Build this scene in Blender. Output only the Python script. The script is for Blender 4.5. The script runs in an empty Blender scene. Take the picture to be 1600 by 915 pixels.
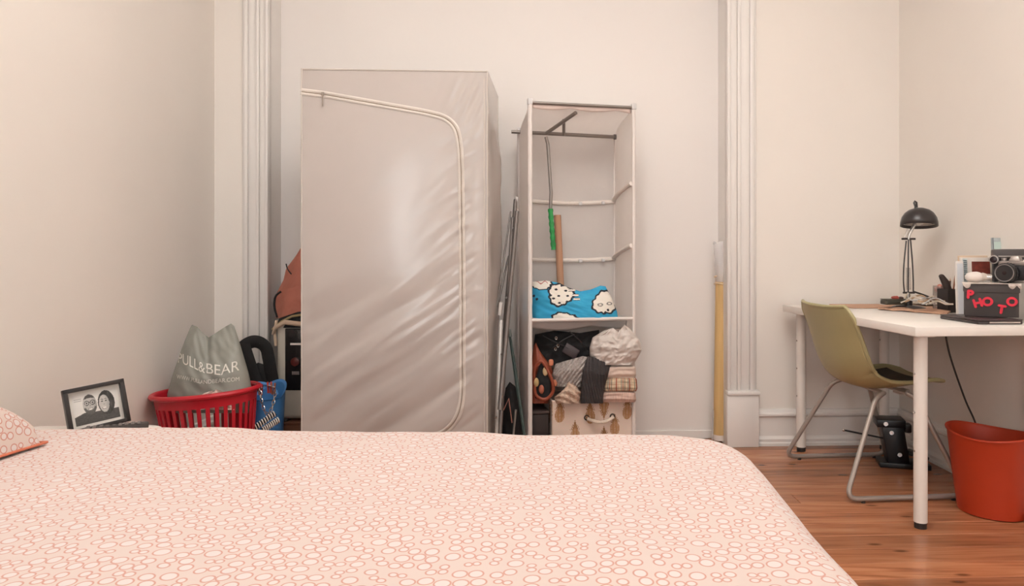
import bpy, bmesh, math, random
from mathutils import Vector, Matrix, noise
random.seed(7)
PI = math.pi
# ------------------------------------------------------------------ camera, world, light, exposure
F, CX, CY, H = 1110.0, 878.5, 401.0, 0.985          # focal length in px, principal point, eye height
TH = math.radians(2.5)                               # the room is turned by this against the view axis
SC = bpy.context.scene
COL = SC.collection
cam_d = bpy.data.cameras.new('camera'); cam = bpy.data.objects.new('camera', cam_d); COL.objects.link(cam)
cam.location = (0, 0, H); cam.rotation_euler = (PI/2, 0, 0)
cam_d.sensor_fit = 'HORIZONTAL'; cam_d.sensor_width = 36; cam_d.lens = F*36/1600
cam_d.shift_x = (800-CX)/1600; cam_d.shift_y = (CY-457.5)/1600
cam_d.clip_start = 0.02
SC.camera = cam
w = bpy.data.worlds.new('world'); SC.world = w; w.use_nodes = True
w.node_tree.nodes['Background'].inputs[0].default_value = (0.75, 0.85, 1.0, 1)
w.node_tree.nodes['Background'].inputs[1].default_value = 0.6
SC.view_settings.view_transform = 'Standard'
SC.view_settings.look = 'None'; SC.view_settings.gamma = 1; SC.view_settings.use_curve_mapping = False
SC.view_settings.exposure = 0.0
LAMP_POWER, WINDOW_POWER = 105.0, 32.0
def c_room(xr, yr, z=0.0):
    return Vector((xr*math.cos(TH)-yr*math.sin(TH), xr*math.sin(TH)+yr*math.cos(TH), z))
XL, XR, YA, YR, YB, ZC = -1.605, 1.944, 3.675, 3.826, -2.80, 3.15     # room: left, right, alcove, recess, rear, ceiling
# daylight falling in through the casement window in the rear wall (behind the camera)
WZ0, WZ1 = 0.70, 2.60
WINS = ((-1.58, -0.98), (0.60, 1.24))
for n_, (x0, x1) in enumerate(WINS):
    ld = bpy.data.lights.new('window_daylight', 'AREA'); ld.shape = 'RECTANGLE'; ld.size = x1-x0; ld.size_y = WZ1-WZ0
    ld.energy = WINDOW_POWER; ld.color = (0.93, 0.98, 1.0)
    lo = bpy.data.objects.new('window_daylight', ld); COL.objects.link(lo)
    lo.location = c_room((x0+x1)/2, YB+0.02, (WZ0+WZ1)/2); lo.rotation_euler = (PI/2, 0, TH)

# ------------------------------------------------------------------ helpers
def srgb(*c):
    if len(c) == 1:
        h = c[0].lstrip('#'); c = [int(h[i:i+2], 16) for i in (0, 2, 4)]
    o = []
    for v in c:
        v /= 255.0
        o.append(v/12.92 if v <= .04045 else ((v+.055)/1.055)**2.4)
    return (o[0], o[1], o[2], 1.0)
def mix(a, b, t): return tuple(a[i]*(1-t)+b[i]*t for i in range(4))
def P(px, py, d): return Vector(((px-CX)/F*d, d, H-(py-CY)/F*d))
def interp(tab, t):
    if t <= tab[0][0]: return tab[0][1]
    for (a, x), (b, y) in zip(tab, tab[1:]):
        if t <= b:
            k = (t-a)/(b-a) if b > a else 0
            return x+(y-x)*k
    return tab[-1][1]
def sstep(a, b, x):
    t = min(1, max(0, (x-a)/(b-a))); return t*t*(3-2*t)
def nz(x, y=0, z=0): return noise.noise(Vector((x, y, z)))
MATS = {}
def mat(name, col, rough=0.6, metal=0.0, var=0.06, nscale=8.0, bump=0.0, bscale=60.0, spec=0.5, emit=None, trans=0.0, alpha=1.0, coat=0.0, stretch=None, sheen=0.0):
    if name in MATS: return MATS[name]
    m = bpy.data.materials.new(name); m.use_nodes = True
    nt = m.node_tree; N = nt.nodes; L = nt.links; b = N['Principled BSDF']
    if isinstance(col, str): col = srgb(col)
    b.inputs['Roughness'].default_value = rough; b.inputs['Metallic'].default_value = metal
    b.inputs['Specular IOR Level'].default_value = spec
    tc = N.new('ShaderNodeTexCoord'); vec = tc.outputs['Object']
    if stretch:
        mp = N.new('ShaderNodeMapping'); mp.inputs['Scale'].default_value = stretch; L.new(vec, mp.inputs[0]); vec = mp.outputs[0]
    t = N.new('ShaderNodeTexNoise'); t.inputs['Scale'].default_value = nscale; t.inputs['Detail'].default_value = 4
    L.new(vec, t.inputs['Vector'])
    r = N.new('ShaderNodeValToRGB'); r.color_ramp.elements[0].position = .3; r.color_ramp.elements[1].position = .7
    r.color_ramp.elements[0].color = tuple(max(0, v*(1-var)) for v in col[:3])+(1,)
    r.color_ramp.elements[1].color = tuple(min(1, v*(1+var)) for v in col[:3])+(1,)
    L.new(t.outputs['Fac'], r.inputs[0]); L.new(r.outputs[0], b.inputs['Base Color'])
    if bump:
        t2 = N.new('ShaderNodeTexNoise'); t2.inputs['Scale'].default_value = bscale; t2.inputs['Detail'].default_value = 3
        L.new(vec, t2.inputs['Vector'])
        bp = N.new('ShaderNodeBump'); bp.inputs['Strength'].default_value = bump; bp.inputs['Distance'].default_value = .01
        L.new(t2.outputs['Fac'], bp.inputs['Height']); L.new(bp.outputs[0], b.inputs['Normal'])
    if emit:
        b.inputs['Emission Color'].default_value = emit[0]; b.inputs['Emission Strength'].default_value = emit[1]
    b.inputs['Transmission Weight'].default_value = trans; b.inputs['Alpha'].default_value = alpha
    b.inputs['Coat Weight'].default_value = coat; b.inputs['Sheen Weight'].default_value = sheen
    MATS[name] = m
    return m
def paint_mat(name, rough=.75):
    if name in MATS: return MATS[name]
    m = bpy.data.materials.new(name); m.use_nodes = True; nt = m.node_tree; b = nt.nodes['Principled BSDF']
    a = nt.nodes.new('ShaderNodeAttribute'); a.attribute_name = 'print'
    t = nt.nodes.new('ShaderNodeTexNoise'); t.inputs['Scale'].default_value = 40
    mx = nt.nodes.new('ShaderNodeMix'); mx.data_type = 'RGBA'; mx.blend_type = 'MULTIPLY'; mx.inputs[0].default_value = .12
    nt.links.new(a.outputs['Color'], mx.inputs[6]); nt.links.new(t.outputs['Color'], mx.inputs[7])
    nt.links.new(mx.outputs[2], b.inputs['Base Color']); b.inputs['Roughness'].default_value = rough
    MATS[name] = m; return m
MW = {}
def tag(o, label=None, cat=None, group=None, kind=None):
    if label: o['label'] = label
    if cat: o['category'] = cat
    if group: o['group'] = group
    if kind: o['kind'] = kind
    return o
def thing(name, label, cat, loc=(0, 0, 0), rz=0.0, group=None, rot=None):
    o = bpy.data.objects.new(name, None); COL.objects.link(o); o.empty_display_size = .05
    o.location = loc; o.rotation_euler = rot if rot else (0, 0, rz)
    MW[o] = Matrix.Translation(Vector(loc)) @ o.rotation_euler.to_matrix().to_4x4()
    return tag(o, label, cat, group)
class MB:
    def __init__(s): s.v = []; s.f = []; s.c = None
    def add(s, vs, fs):
        n = len(s.v); s.v += [Vector(p) for p in vs]; s.f += [tuple(i+n for i in f) for f in fs]; return s
    def box(s, c, d, rot=None, taper=1.0):
        hx, hy, hz = d[0]/2, d[1]/2, d[2]/2
        vs = [Vector((x*hx*(taper if z > 0 else 1), y*hy*(taper if z > 0 else 1), z*hz)) for z in (-1, 1) for y in (-1, 1) for x in (-1, 1)]
        if rot is not None: vs = [rot @ v for v in vs]
        c = Vector(c)
        return s.add([v+c for v in vs], [(0, 2, 3, 1), (4, 5, 7, 6), (0, 1, 5, 4), (2, 6, 7, 3), (0, 4, 6, 2), (1, 3, 7, 5)])
    def tube(s, pts, r, n=8, closed=False, caps=True, flat=1.0, up=None):
        pts = [Vector(p) for p in pts]; m = len(pts)
        rs = r if isinstance(r, (list, tuple)) else [r]*m
        T = []
        for i in range(m):
            a = pts[(i-1) % m] if (i > 0 or closed) else pts[i]; b = pts[(i+1) % m] if (i < m-1 or closed) else pts[i]
            T.append((b-a).normalized() if (b-a).length > 1e-9 else Vector((0, 0, 1)))
        u = Vector(up) if up else (Vector((0, 0, 1)) if abs(T[0].z) < .9 else Vector((1, 0, 0)))
        u = (u-T[0]*u.dot(T[0])).normalized()
        vs = []
        for i in range(m):
            u = u-T[i]*u.dot(T[i])
            u = u.normalized() if u.length > 1e-6 else T[i].orthogonal().normalized()
            w_ = T[i].cross(u)
            for k in range(n):
                a = 2*PI*k/n
                vs.append(pts[i]+(u*math.cos(a)*flat+w_*math.sin(a))*rs[i])
        fs = []
        for i in range(m if closed else m-1):
            j = (i+1) % m
            for k in range(n):
                k2 = (k+1) % n
                fs.append((i*n+k, i*n+k2, j*n+k2, j*n+k))
        if caps and not closed:
            fs.append(tuple(range(n-1, -1, -1))); fs.append(tuple((m-1)*n+k for k in range(n)))
        return s.add(vs, fs)
    def lathe(s, prof, n=24, c=(0, 0, 0), sx=1.0, sy=1.0, M=None, capb=True, capt=True):
        vs = []
        for r, z in prof:
            for k in range(n):
                a = 2*PI*k/n
                v = Vector((r*math.cos(a)*sx, r*math.sin(a)*sy, z))
                vs.append(M @ v if M is not None else v+Vector(c))
        fs = []
        for i in range(len(prof)-1):
            for k in range(n):
                k2 = (k+1) % n
                fs.append((i*n+k, i*n+k2, (i+1)*n+k2, (i+1)*n+k))
        if capb: fs.append(tuple(range(n-1, -1, -1)))
        if capt: fs.append(tuple((len(prof)-1)*n+k for k in range(n)))
        return s.add(vs, fs)
    def grid(s, fn, nu, nv, closeu=False):
        vs = [fn(i/nu, j/nv) for j in range(nv+1) for i in range(nu if closeu else nu+1)]
        w_ = nu if closeu else nu+1
        fs = []
        for j in range(nv):
            for i in range(nu):
                i2 = (i+1) % w_
                fs.append((j*w_+i, j*w_+i2, (j+1)*w_+i2, (j+1)*w_+i))
        return s.add(vs, fs)
    def blob(s, c, rad, e1=1.0, e2=1.0, nu=28, nv=16, disp=None, rot=None):
        def sp(x, e): return math.copysign(abs(x)**e, x)
        c = Vector(c); vs = []; fs = []
        for j in range(nv+1):
            b = -PI/2+PI*j/nv
            for i in range(nu):
                a = 2*PI*i/nu
                v = Vector((rad[0]*sp(math.cos(b), e1)*sp(math.cos(a), e2), rad[1]*sp(math.cos(b), e1)*sp(math.sin(a), e2), rad[2]*sp(math.sin(b), e1)))
                if disp: v = v+disp(v)
                if rot is not None: v = rot @ v
                vs.append(v+c)
        for j in range(nv):
            for i in range(nu):
                i2 = (i+1) % nu
                fs.append((j*nu+i, j*nu+i2, (j+1)*nu+i2, (j+1)*nu+i))
        return s.add(vs, fs)
    def build(s, name, m, parent=None, local=False, smooth=True, bev=0.0, seg=2, label=None, cat=None, group=None, kind=None, angle=40, weld=False, solid=0.0, uv=None, paint=None, flip=False):
        me = bpy.data.meshes.new(name)
        o = bpy.data.objects.new(name, me); COL.objects.link(o)
        vs = s.v
        if parent is not None:
            M = MW[parent]; o.parent = parent; MW[o] = M
            if not local:
                Mi = M.inverted(); vs = [Mi @ v for v in vs]
        else:
            if not local:
                xs = [v.x for v in vs]; ys = [v.y for v in vs]; zs = [v.z for v in vs]
                c = Vector(((min(xs)+max(xs))/2, (min(ys)+max(ys))/2, min(zs)))
                o.location = c; vs = [v-c for v in vs]; MW[o] = Matrix.Translation(c)
            else: MW[o] = Matrix.Identity(4)
        me.from_pydata([tuple(v) for v in vs], [], s.f)
        bm = bmesh.new(); bm.from_mesh(me)
        if weld: bmesh.ops.remove_doubles(bm, verts=bm.verts, dist=1e-5)
        if not paint and not uv: bmesh.ops.recalc_face_normals(bm, faces=bm.faces)
        if flip: bmesh.ops.reverse_faces(bm, faces=bm.faces)
        if bev > 0:
            es = [e for e in bm.edges if len(e.link_faces) == 2 and e.calc_face_angle(0) > math.radians(25)]
            bmesh.ops.bevel(bm, geom=es, offset=bev, segments=seg, affect='EDGES', profile=.5, clamp_overlap=True)
        if smooth:
            for f in bm.faces: f.smooth = True
            for e in bm.edges:
                if len(e.link_faces) == 2 and e.calc_face_angle(0) > math.radians(angle): e.smooth = False
        bm.to_mesh(me); bm.free()
        if uv:
            ul = me.uv_layers.new(name='UVMap')
            for p in me.polygons:
                for li in p.loop_indices: ul.data[li].uv = uv[me.loops[li].vertex_index]
        if paint:
            at = me.color_attributes.new('print', 'FLOAT_COLOR', 'CORNER')
            for p, cc in zip(me.polygons, paint):
                for li in p.loop_indices: at.data[li].color = cc
        me.materials.append(m)
        if solid:
            md = o.modifiers.new('thickness', 'SOLIDIFY'); md.thickness = solid; md.offset = 0
        return tag(o, label, cat, group, kind)
def fillet(pts, r, n=6, closed=False):
    pts = [Vector(p) for p in pts]; out = []; m = len(pts)
    for i, p in enumerate(pts):
        if not closed and i in (0, m-1): out.append(p); continue
        a = (pts[i-1]-p); b = (pts[(i+1) % m]-p); rr = min(r, a.length*.49, b.length*.49)
        A = p+a.normalized()*rr; B = p+b.normalized()*rr
        for k in range(n+1):
            t = k/n; out.append(A*(1-t)**2+p*2*t*(1-t)+B*t*t)
    return out
def text_mesh(txt, size, ext=0.0):
    cu = bpy.data.curves.new('lettering', 'FONT'); cu.body = txt; cu.size = size; cu.extrude = ext; cu.align_x = 'CENTER'; cu.align_y = 'CENTER'
    cu.resolution_u = 4
    ob = bpy.data.objects.new('lettering', cu); COL.objects.link(ob)
    bpy.context.view_layer.update()
    dg = bpy.context.evaluated_depsgraph_get()
    me = bpy.data.meshes.new_from_object(ob.evaluated_get(dg))
    vs = [v.co.copy() for v in me.vertices]; fs = [tuple(p.vertices) for p in me.polygons]
    bpy.data.objects.remove(ob); bpy.data.curves.remove(cu); bpy.data.meshes.remove(me)
    return vs, fs
class Sack:
    """closed soft sack whose front outline is given by tables; D = half depth over height"""
    def __init__(s, left, right, top, ybot, d, D, wr=lambda u, v: 0.0, e=.6):
        s.l, s.r, s.t, s.yb, s.d, s.D, s.w, s.e = left, right, top, ybot, d, D, wr, e
    def px(s, u, v):
        return interp(s.l, v)*(1-u)+interp(s.r, v)*u, s.yb+(interp(s.t, u)-s.yb)*v
    def pt(s, u, v, side=-1, off=0.0):
        x, y = s.px(u, v)
        prof = max(0.0, 1-abs(2*u-1)**2.4)**s.e
        k = interp(s.D, v)*prof
        return P(x, y, s.d+side*(k+off)+(s.w(u, v) if side < 0 else 0)*min(1, prof*2))
    def mesh(s, nu=40, nv=30):
        m = MB(); m.grid(lambda u, v: s.pt(u, v, -1), nu, nv); m.grid(lambda u, v: s.pt(1-u, v, 1), nu, nv)
        return m
    def find(s, x, y):
        u = v = .5
        for _ in range(25):
            a, b = interp(s.l, v), interp(s.r, v); u = min(1, max(0, (x-a)/(b-a)))
            v = min(1, max(0, (s.yb-y)/(s.yb-interp(s.t, u))))
        return u, v
def sphere_prof(r, n=10, z0=0, squash=1): return [(max(1e-4, r*math.sin(PI*i/n)), z0-r*squash*math.cos(PI*i/n)) for i in range(n+1)]
def rotm(x=0, y=0, z=0):
    return (Matrix.Rotation(z, 3, 'Z') @ Matrix.Rotation(y, 3, 'Y') @ Matrix.Rotation(x, 3, 'X'))
RT = rotm(z=TH)

# ------------------------------------------------------------------ materials of the room
M_wall = mat('wall_paint', srgb(235, 227, 219), .75, var=.018, nscale=1.6, bump=.05, bscale=25)
M_recess = mat('recess_paint', srgb(232, 225, 220), .72, var=.015, nscale=1.4, bump=.05, bscale=22)
M_trim = mat('trim_paint', srgb(232, 226, 221), .45, var=.02, nscale=5)
M_ceil = mat('ceiling_paint', srgb(238, 230, 222), .85, var=.01)
def wood_floor():
    m = bpy.data.materials.new('pine_boards'); m.use_nodes = True; nt = m.node_tree; N = nt.nodes; L = nt.links; b = N['Principled BSDF']
    g = N.new('ShaderNodeNewGeometry'); oi = N.new('ShaderNodeObjectInfo')
    mp = N.new('ShaderNodeMapping'); mp.inputs['Rotation'].default_value = (0, 0, -TH); mp.inputs['Scale'].default_value = (1.3, 16, 1)
    ad = N.new('ShaderNodeVectorMath'); ad.operation = 'ADD'; cb = N.new('ShaderNodeCombineXYZ')
    ml = N.new('ShaderNodeMath'); ml.operation = 'MULTIPLY'; ml.inputs[1].default_value = 37.0; L.new(oi.outputs['Random'], ml.inputs[0])
    L.new(ml.outputs[0], cb.inputs[0]); L.new(g.outputs['Position'], ad.inputs[0]); L.new(cb.outputs[0], ad.inputs[1]); L.new(ad.outputs[0], mp.inputs[0])
    t = N.new('ShaderNodeTexNoise'); t.inputs['Scale'].default_value = 1.6; t.inputs['Detail'].default_value = 7; t.inputs['Distortion'].default_value = 1.2
    L.new(mp.outputs[0], t.inputs['Vector'])
    r = N.new('ShaderNodeValToRGB'); e = r.color_ramp.elements
    e[0].position = .22; e[0].color = srgb(124, 76, 50); e[1].position = .75; e[1].color = srgb(194, 134, 98)
    k = e.new(.5); k.color = srgb(174, 112, 77)
    L.new(t.outputs['Fac'], r.inputs[0])
    # knots
    mp2 = N.new('ShaderNodeMapping'); mp2.inputs['Rotation'].default_value = (0, 0, -TH); mp2.inputs['Scale'].default_value = (1.0, 2.6, 1); L.new(ad.outputs[0], mp2.inputs[0])
    vo = N.new('ShaderNodeTexVoronoi'); vo.inputs['Scale'].default_value = 2.6; vo.voronoi_dimensions = '2D'; L.new(mp2.outputs[0], vo.inputs['Vector'])
    kr = N.new('ShaderNodeValToRGB'); kr.color_ramp.elements[0].position = .03; kr.color_ramp.elements[0].color = (.32, .28, .25, 1); kr.color_ramp.elements[1].position = .085; kr.color_ramp.elements[1].color = (1, 1, 1, 1)
    L.new(vo.outputs['Distance'], kr.inputs[0])
    mx = N.new('ShaderNodeMix'); mx.data_type = 'RGBA'; mx.blend_type = 'MULTIPLY'; mx.inputs[0].default_value = .9
    L.new(r.outputs[0], mx.inputs[6]); L.new(kr.outputs[0], mx.inputs[7])
    hs = N.new('ShaderNodeHueSaturation'); mr = N.new('ShaderNodeMapRange'); mr.inputs[3].default_value = .70; mr.inputs[4].default_value = 1.16
    L.new(oi.outputs['Random'], mr.inputs[0]); L.new(mr.outputs[0], hs.inputs['Value']); L.new(mx.outputs[2], hs.inputs['Color'])
    L.new(hs.outputs[0], b.inputs['Base Color'])
    b.inputs['Roughness'].default_value = .24; b.inputs['Specular IOR Level'].default_value = .5
    return m
M_floor = wood_floor()
def rbox(m, x0, x1, y0, y1, z0, z1):                # box in room coordinates
    c = c_room((x0+x1)/2, (y0+y1)/2, (z0+z1)/2); return m.box(c, (x1-x0, y1-y0, z1-z0), RT)
def struct(m, name, mt, parent=None, **k): return m.build(name, mt, parent, kind=None if parent else 'structure', smooth=k.pop('smooth', False), **k)

# ------------------------------------------------------------------ the room
flo = struct(rbox(MB(), XL-.1, XR+.1, YB-.1, YR+.1, -.10, -.02), 'floor', mat('subfloor', srgb(70, 40, 25), .9))
tag(flo, 'varnished reddish pine floorboards of the bedroom')
BW = .112
plank_mesh = {}
y = YB; k = 0
while y < YR:
    y1 = min(y+BW, YR)
    cuts = [XL] + ([random.uniform(-1.0, 1.2)] if k % 3 else [random.uniform(-.9, -.4), random.uniform(.3, 1.0)]) + [XR]
    for a, b_ in zip(cuts, cuts[1:]):
        m = MB(); rbox(m, a+.001, b_-.001, y+.0012, y1-.0012, -.02, 0.0)
        m.build('plank', M_floor, flo, bev=.0018, seg=1, smooth=False)
    y = y1; k += 1
W = {}
W['wall_left'] = struct(rbox(MB(), XL-.12, XL, YB, YA+.3, -.02, ZC), 'wall_left', M_wall)
W['wall_right'] = struct(rbox(MB(), XR, XR+.12, YB, YA+.3, -.02, ZC), 'wall_right', M_wall)
PL0, PL1, PR0, PR1 = -1.462, -1.325, 1.016, 1.175        # pilasters (outer/inner edges)
m = MB(); rbox(m, XL, PL1-.03, YA, YA+.3, -.02, ZC); struct(m, 'wall_alcove_left', M_wall)
m = MB(); rbox(m, PR0+.03, XR, YA, YA+.3, -.02, ZC); struct(m, 'wall_alcove_right', M_wall)
m = MB(); rbox(m, PL1-.03, PR0+.03, YR, YR+.15, -.02, ZC); struct(m, 'wall_back', M_recess)
# rear wall with two window holes
m = MB(); xs = [XL-.12, WINS[0][0], WINS[0][1], WINS[1][0], WINS[1][1], XR+.12]
for a, b_ in zip(xs[::2], xs[1::2]): rbox(m, a, b_, YB-.15, YB, -.02, ZC)
for a, b_ in WINS:
    rbox(m, a, b_, YB-.15, YB, -.02, WZ0); rbox(m, a, b_, YB-.15, YB, WZ1, ZC)
struct(m, 'wall_rear', M_wall)
struct(rbox(MB(), XL-.12, XR+.12, YB-.15, YR+.15, ZC, ZC+.1), 'ceiling', M_ceil)
for n_, (WX0, WX1) in enumerate(WINS):
    m = MB()
    for x0, x1, z0, z1 in ((WX0, WX0+.06, WZ0, WZ1), (WX1-.06, WX1, WZ0, WZ1), (WX0, WX1, WZ0, WZ0+.06), (WX0, WX1, WZ1-.06, WZ1), ((WX0+WX1)/2-.03, (WX0+WX1)/2+.03, WZ0, WZ1)):
        rbox(m, x0, x1, YB-.12, YB-.07, z0, z1)
    win = struct(m, 'window_%d' % (n_+1), M_trim)
    for x0, x1 in ((WX0+.05, (WX0+WX1)/2-.02), ((WX0+WX1)/2+.02, WX1-.05)):
        rbox(MB(), x0, x1, YB-.097, YB-.093, WZ0+.05, WZ1-.05).build('pane', mat('window_glass', (1, 1, 1, 1), .02, trans=1.0, var=0), win, smooth=False)
# pilasters: stepped moulding strips on a plinth
def pilaster(n, x0, x1, mirror):
    w_ = x1-x0
    steps = [(0, .10, .012), (.10, .24, .030), (.24, .55, .018), (.55, .66, .034), (.66, .90, .022), (.90, 1.0, .040)]
    m = MB()
    for a, b_, p in steps:
        if mirror: a, b_ = 1-b_, 1-a
        rbox(m, x0+a*w_, x0+b_*w_, YA-p, YA+.01, .29, ZC)
    o = struct(m, 'trim_%d' % n, M_trim, bev=.004, smooth=True)
    m = MB(); rbox(m, x0-.004, x1+.004, YA-.046, YA+.01, 0.0, .268); m.build('plinth', M_trim, o, bev=.004)
    m = MB(); rbox(m, x0-.004, x1+.010, YA-.056, YA+.01, .268, .292); m.build('plinth_cap', M_trim, o, bev=.008)
    # return of the recess behind the strip
    ret = (x1-.03, x1) if not mirror else (x0, x0+.03)
    m = MB(); rbox(m, ret[0], ret[1], YA, YR, 0, ZC); m.build('reveal', M_trim, o, smooth=False)
    return o
pilaster(1, PL0, PL1, False)
pilaster(2, PR0, PR1, True)
def skirting(name, a, b_, n, tall=.175):
    """a, b_: ends in room coordinates along the wall; n: direction into the room"""
    m = MB(); d = Vector((b_[0]-a[0], b_[1]-a[1], 0)); ln = d.length; d.normalize(); nn = Vector((n[0], n[1], 0))
    prof = [(0, 0), (.030, 0), (.030, .014), (.024, .020), (.026, .034), (.016, .045), (.013, .050), (.013, tall-.03), (.017, tall-.026), (.028, tall-.018), (.028, tall-.008), (.018, tall), (.014, tall+.012), (0, tall+.014)]
    vs = []
    for e in (a, b_):
        for p, z in prof:
            q = Vector((e[0], e[1], 0))+nn*p; vs.append(c_room(q.x, q.y, z))
    k_ = len(prof); fs = [(i, (i+1) % k_, k_+(i+1) % k_, k_+i) for i in range(k_)]
    m.add(vs, fs); m.add(vs[:k_], [tuple(range(k_))]); m.add(vs[k_:], [tuple(range(k_))])
    return struct(m, name, M_trim)
skirting('baseboard_alcove', (PR1, YA), (XR, YA), (0, -1))
skirting('baseboard_right', (XR, YB), (XR, YA), (-1, 0))
skirting('baseboard_left', (XL, YB), (XL, YA), (1, 0))
m = MB(); rbox(m, PL1, PR0, YR-.012, YR, 0, .045); struct(m, 'baseboard_back', M_trim, bev=.003)
# unseen bowl pendant added above the frame, shaped to bounce light off the ceiling
lp = thing('unseen_uplighter', 'unseen white bowl pendant added to light the room off the bedroom ceiling', 'lamp', c_room(.15, 1.35, ZC))
MB().lathe([(.0, 0), (.055, -.002), (.05, -.03), (.012, -.045)], 20, c=lp.location).build('ceiling_rose', M_trim, lp)
for a_ in (0, 2*PI/3, 4*PI/3):
    MB().tube([lp.location+Vector((.01*math.cos(a_), .01*math.sin(a_), -.03)), lp.location+Vector((.23*math.cos(a_), .23*math.sin(a_), -.52))], .003).build('cord', M_trim, lp)
MB().lathe([(.002, -.66), (.08, -.65), (.16, -.61), (.215, -.56), (.235, -.52)], 36, c=lp.location, capb=True, capt=False).build('bowl', M_trim, lp, solid=.006)
ll = bpy.data.lights.new('unseen_uplight', 'AREA'); ll.shape = 'DISK'; ll.size = .34; ll.energy = LAMP_POWER; ll.color = (.915, .96, .985)
llo = bpy.data.objects.new('unseen_uplight', ll); COL.objects.link(llo); llo.location = lp.location+Vector((0, 0, -.56)); llo.rotation_euler = (PI, 0, 0)

# ------------------------------------------------------------------ bed, duvet, pillow
def ring_fabric(name, scale, base, inner, ring, wdt=.075, strong=.9):
    m = bpy.data.materials.new(name); m.use_nodes = True; nt = m.node_tree; N = nt.nodes; L = nt.links; b = N['Principled BSDF']
    uv = N.new('ShaderNodeUVMap'); uv.uv_map = 'UVMap'
    def vor(feat):
        v = N.new('ShaderNodeTexVoronoi'); v.voronoi_dimensions = '2D'; v.feature = feat; v.inputs['Scale'].default_value = scale
        v.inputs['Randomness'].default_value = .58; L.new(uv.outputs[0], v.inputs['Vector']); return v
    v1, v2 = vor('F1'), vor('N_SPHERE_RADIUS')
    def math_(op, a, c=None, cl=False):
        n = N.new('ShaderNodeMath'); n.operation = op; n.use_clamp = cl
        for i, x in enumerate((a, c)):
            if x is None: continue
            if isinstance(x, (int, float)): n.inputs[i].default_value = x
            else: L.new(x, n.inputs[i])
        return n.outputs[0]
    rad = math_('MULTIPLY', v2.outputs['Radius'], .90)
    df = math_('SUBTRACT', v1.outputs['Distance'], rad)
    ab = math_('ABSOLUTE', df)
    rg = math_('SUBTRACT', 1.0, math_('DIVIDE', ab, wdt), True)
    rg = math_('MULTIPLY', math_('POWER', rg, .6), strong)
    ins = math_('LESS_THAN', df, 0.0)
    mx = N.new('ShaderNodeMix'); mx.data_type = 'RGBA'; L.new(ins, mx.inputs[0]); mx.inputs[6].default_value = base; mx.inputs[7].default_value = inner
    m2 = N.new('ShaderNodeMix'); m2.data_type = 'RGBA'; L.new(rg, m2.inputs[0]); L.new(mx.outputs[2], m2.inputs[6]); m2.inputs[7].default_value = ring
    L.new(m2.outputs[2], b.inputs['Base Color']); b.inputs['Roughness'].default_value = .85; b.inputs['Sheen Weight'].default_value = .15
    t = N.new('ShaderNodeTexNoise'); t.inputs['Scale'].default_value = 7; t.inputs['Detail'].default_value = 3; L.new(uv.outputs[0], t.inputs['Vector'])
    bp = N.new('ShaderNodeBump'); bp.inputs['Strength'].default_value = .25; bp.inputs['Distance'].default_value = .02; L.new(t.outputs['Fac'], bp.inputs['Height']); L.new(bp.outputs[0], b.inputs['Normal'])
    return m
M_duvet = ring_fabric('ring_print_cotton', 41.0, srgb(207, 189, 181), srgb(210, 200, 196), srgb(186, 104, 76), .07, .78)
M_pillow = ring_fabric('ring_print_pillowcase', 46.0, srgb(207, 188, 178), srgb(210, 198, 192), srgb(184, 96, 72), .07, .9)
ZB = .548
BX0, BX1, BY0, BY1 = -1.545, .422, .12, 1.80
bed = thing('bed', 'low double bed under the ring-patterned duvet', 'bed', (-.6, .95, 0), rz=-.02)
def bl(x, y, z): return Vector((x+.6, y-.95, z))
m = MB(); m.box(bl(-.58, .94, .24), (1.86, 1.52, .10)); m.build('frame', mat('bed_wood', srgb(150, 105, 75), .5, stretch=(1, 8, 8)), bed, local=True, bev=.006)
m = MB(); m.box(bl(-.58, .94, .39), (1.84, 1.50, .19)); m.build('mattress', mat('mattress_cloth', srgb(230, 225, 220), .9, bump=.2), bed, local=True, bev=.04, seg=3)
for sx in (-1.50, .26):
    for sy in (.24, 1.64):
        m = MB(); m.box(bl(sx, sy, .095), (.06, .06, .19)); m.build('leg', MATS['bed_wood'], bed, local=True, bev=.004)
# duvet: unfolded sheet wrapped over rounded edges
m = MB(); RB, CR, drop = .075, .20, .24
ux0, ux1, vy0, vy1 = BX0, BX1+drop, BY0-drop, BY1+drop
nu, nv = 200, 170; uvs = []
for j in range(nv+1):
    for i in range(nu+1):
        p = Vector((ux0+(ux1-ux0)*i/nu, vy0+(vy1-vy0)*j/nv)); 
        q = Vector((min(p.x, BX1-CR), min(max(p.y, BY0+CR), BY1-CR)))
        dv = p-q; r = dv.length; flat = CR-RB
        lump = .010*nz(p.x*2.1, p.y*2.3)+.006*nz(p.x*5.3+4, p.y*4.7)+.0025*nz(p.x*13, p.y*13, 3)
        lump += .012*math.exp(-((p.x+.95)/.5)**2)*sstep(1.2, 1.75, p.y)
        if r <= flat: x, yy, z = p.x, p.y, 0.0
        else:
            n_ = dv.normalized(); a = (r-flat)/RB
            if a < PI/2: h, z = flat+RB*math.sin(a), -RB*(1-math.cos(a))
            else:
                ex = (a-PI/2)*RB; h, z = CR+.012*nz(p.x*7, p.y*7, 9), -RB-ex
            x, yy = q.x+n_.x*h, q.y+n_.y*h
        m.v.append(Vector((x+.6, yy-.95, ZB+z+lump))); uvs.append((p.x, p.y))
for j in range(nv):
    for i in range(nu):
        a = j*(nu+1)+i; m.f.append((a, a+1, a+nu+2, a+nu+1))
duv = m.build('duvet', M_duvet, None, local=True, uv=uvs, solid=.012, label='white duvet printed with small orange rings, spread over the bed', cat='duvet')
duv.location = (-.6, .95, 0); duv.rotation_euler = (0, 0, -.02)
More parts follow.
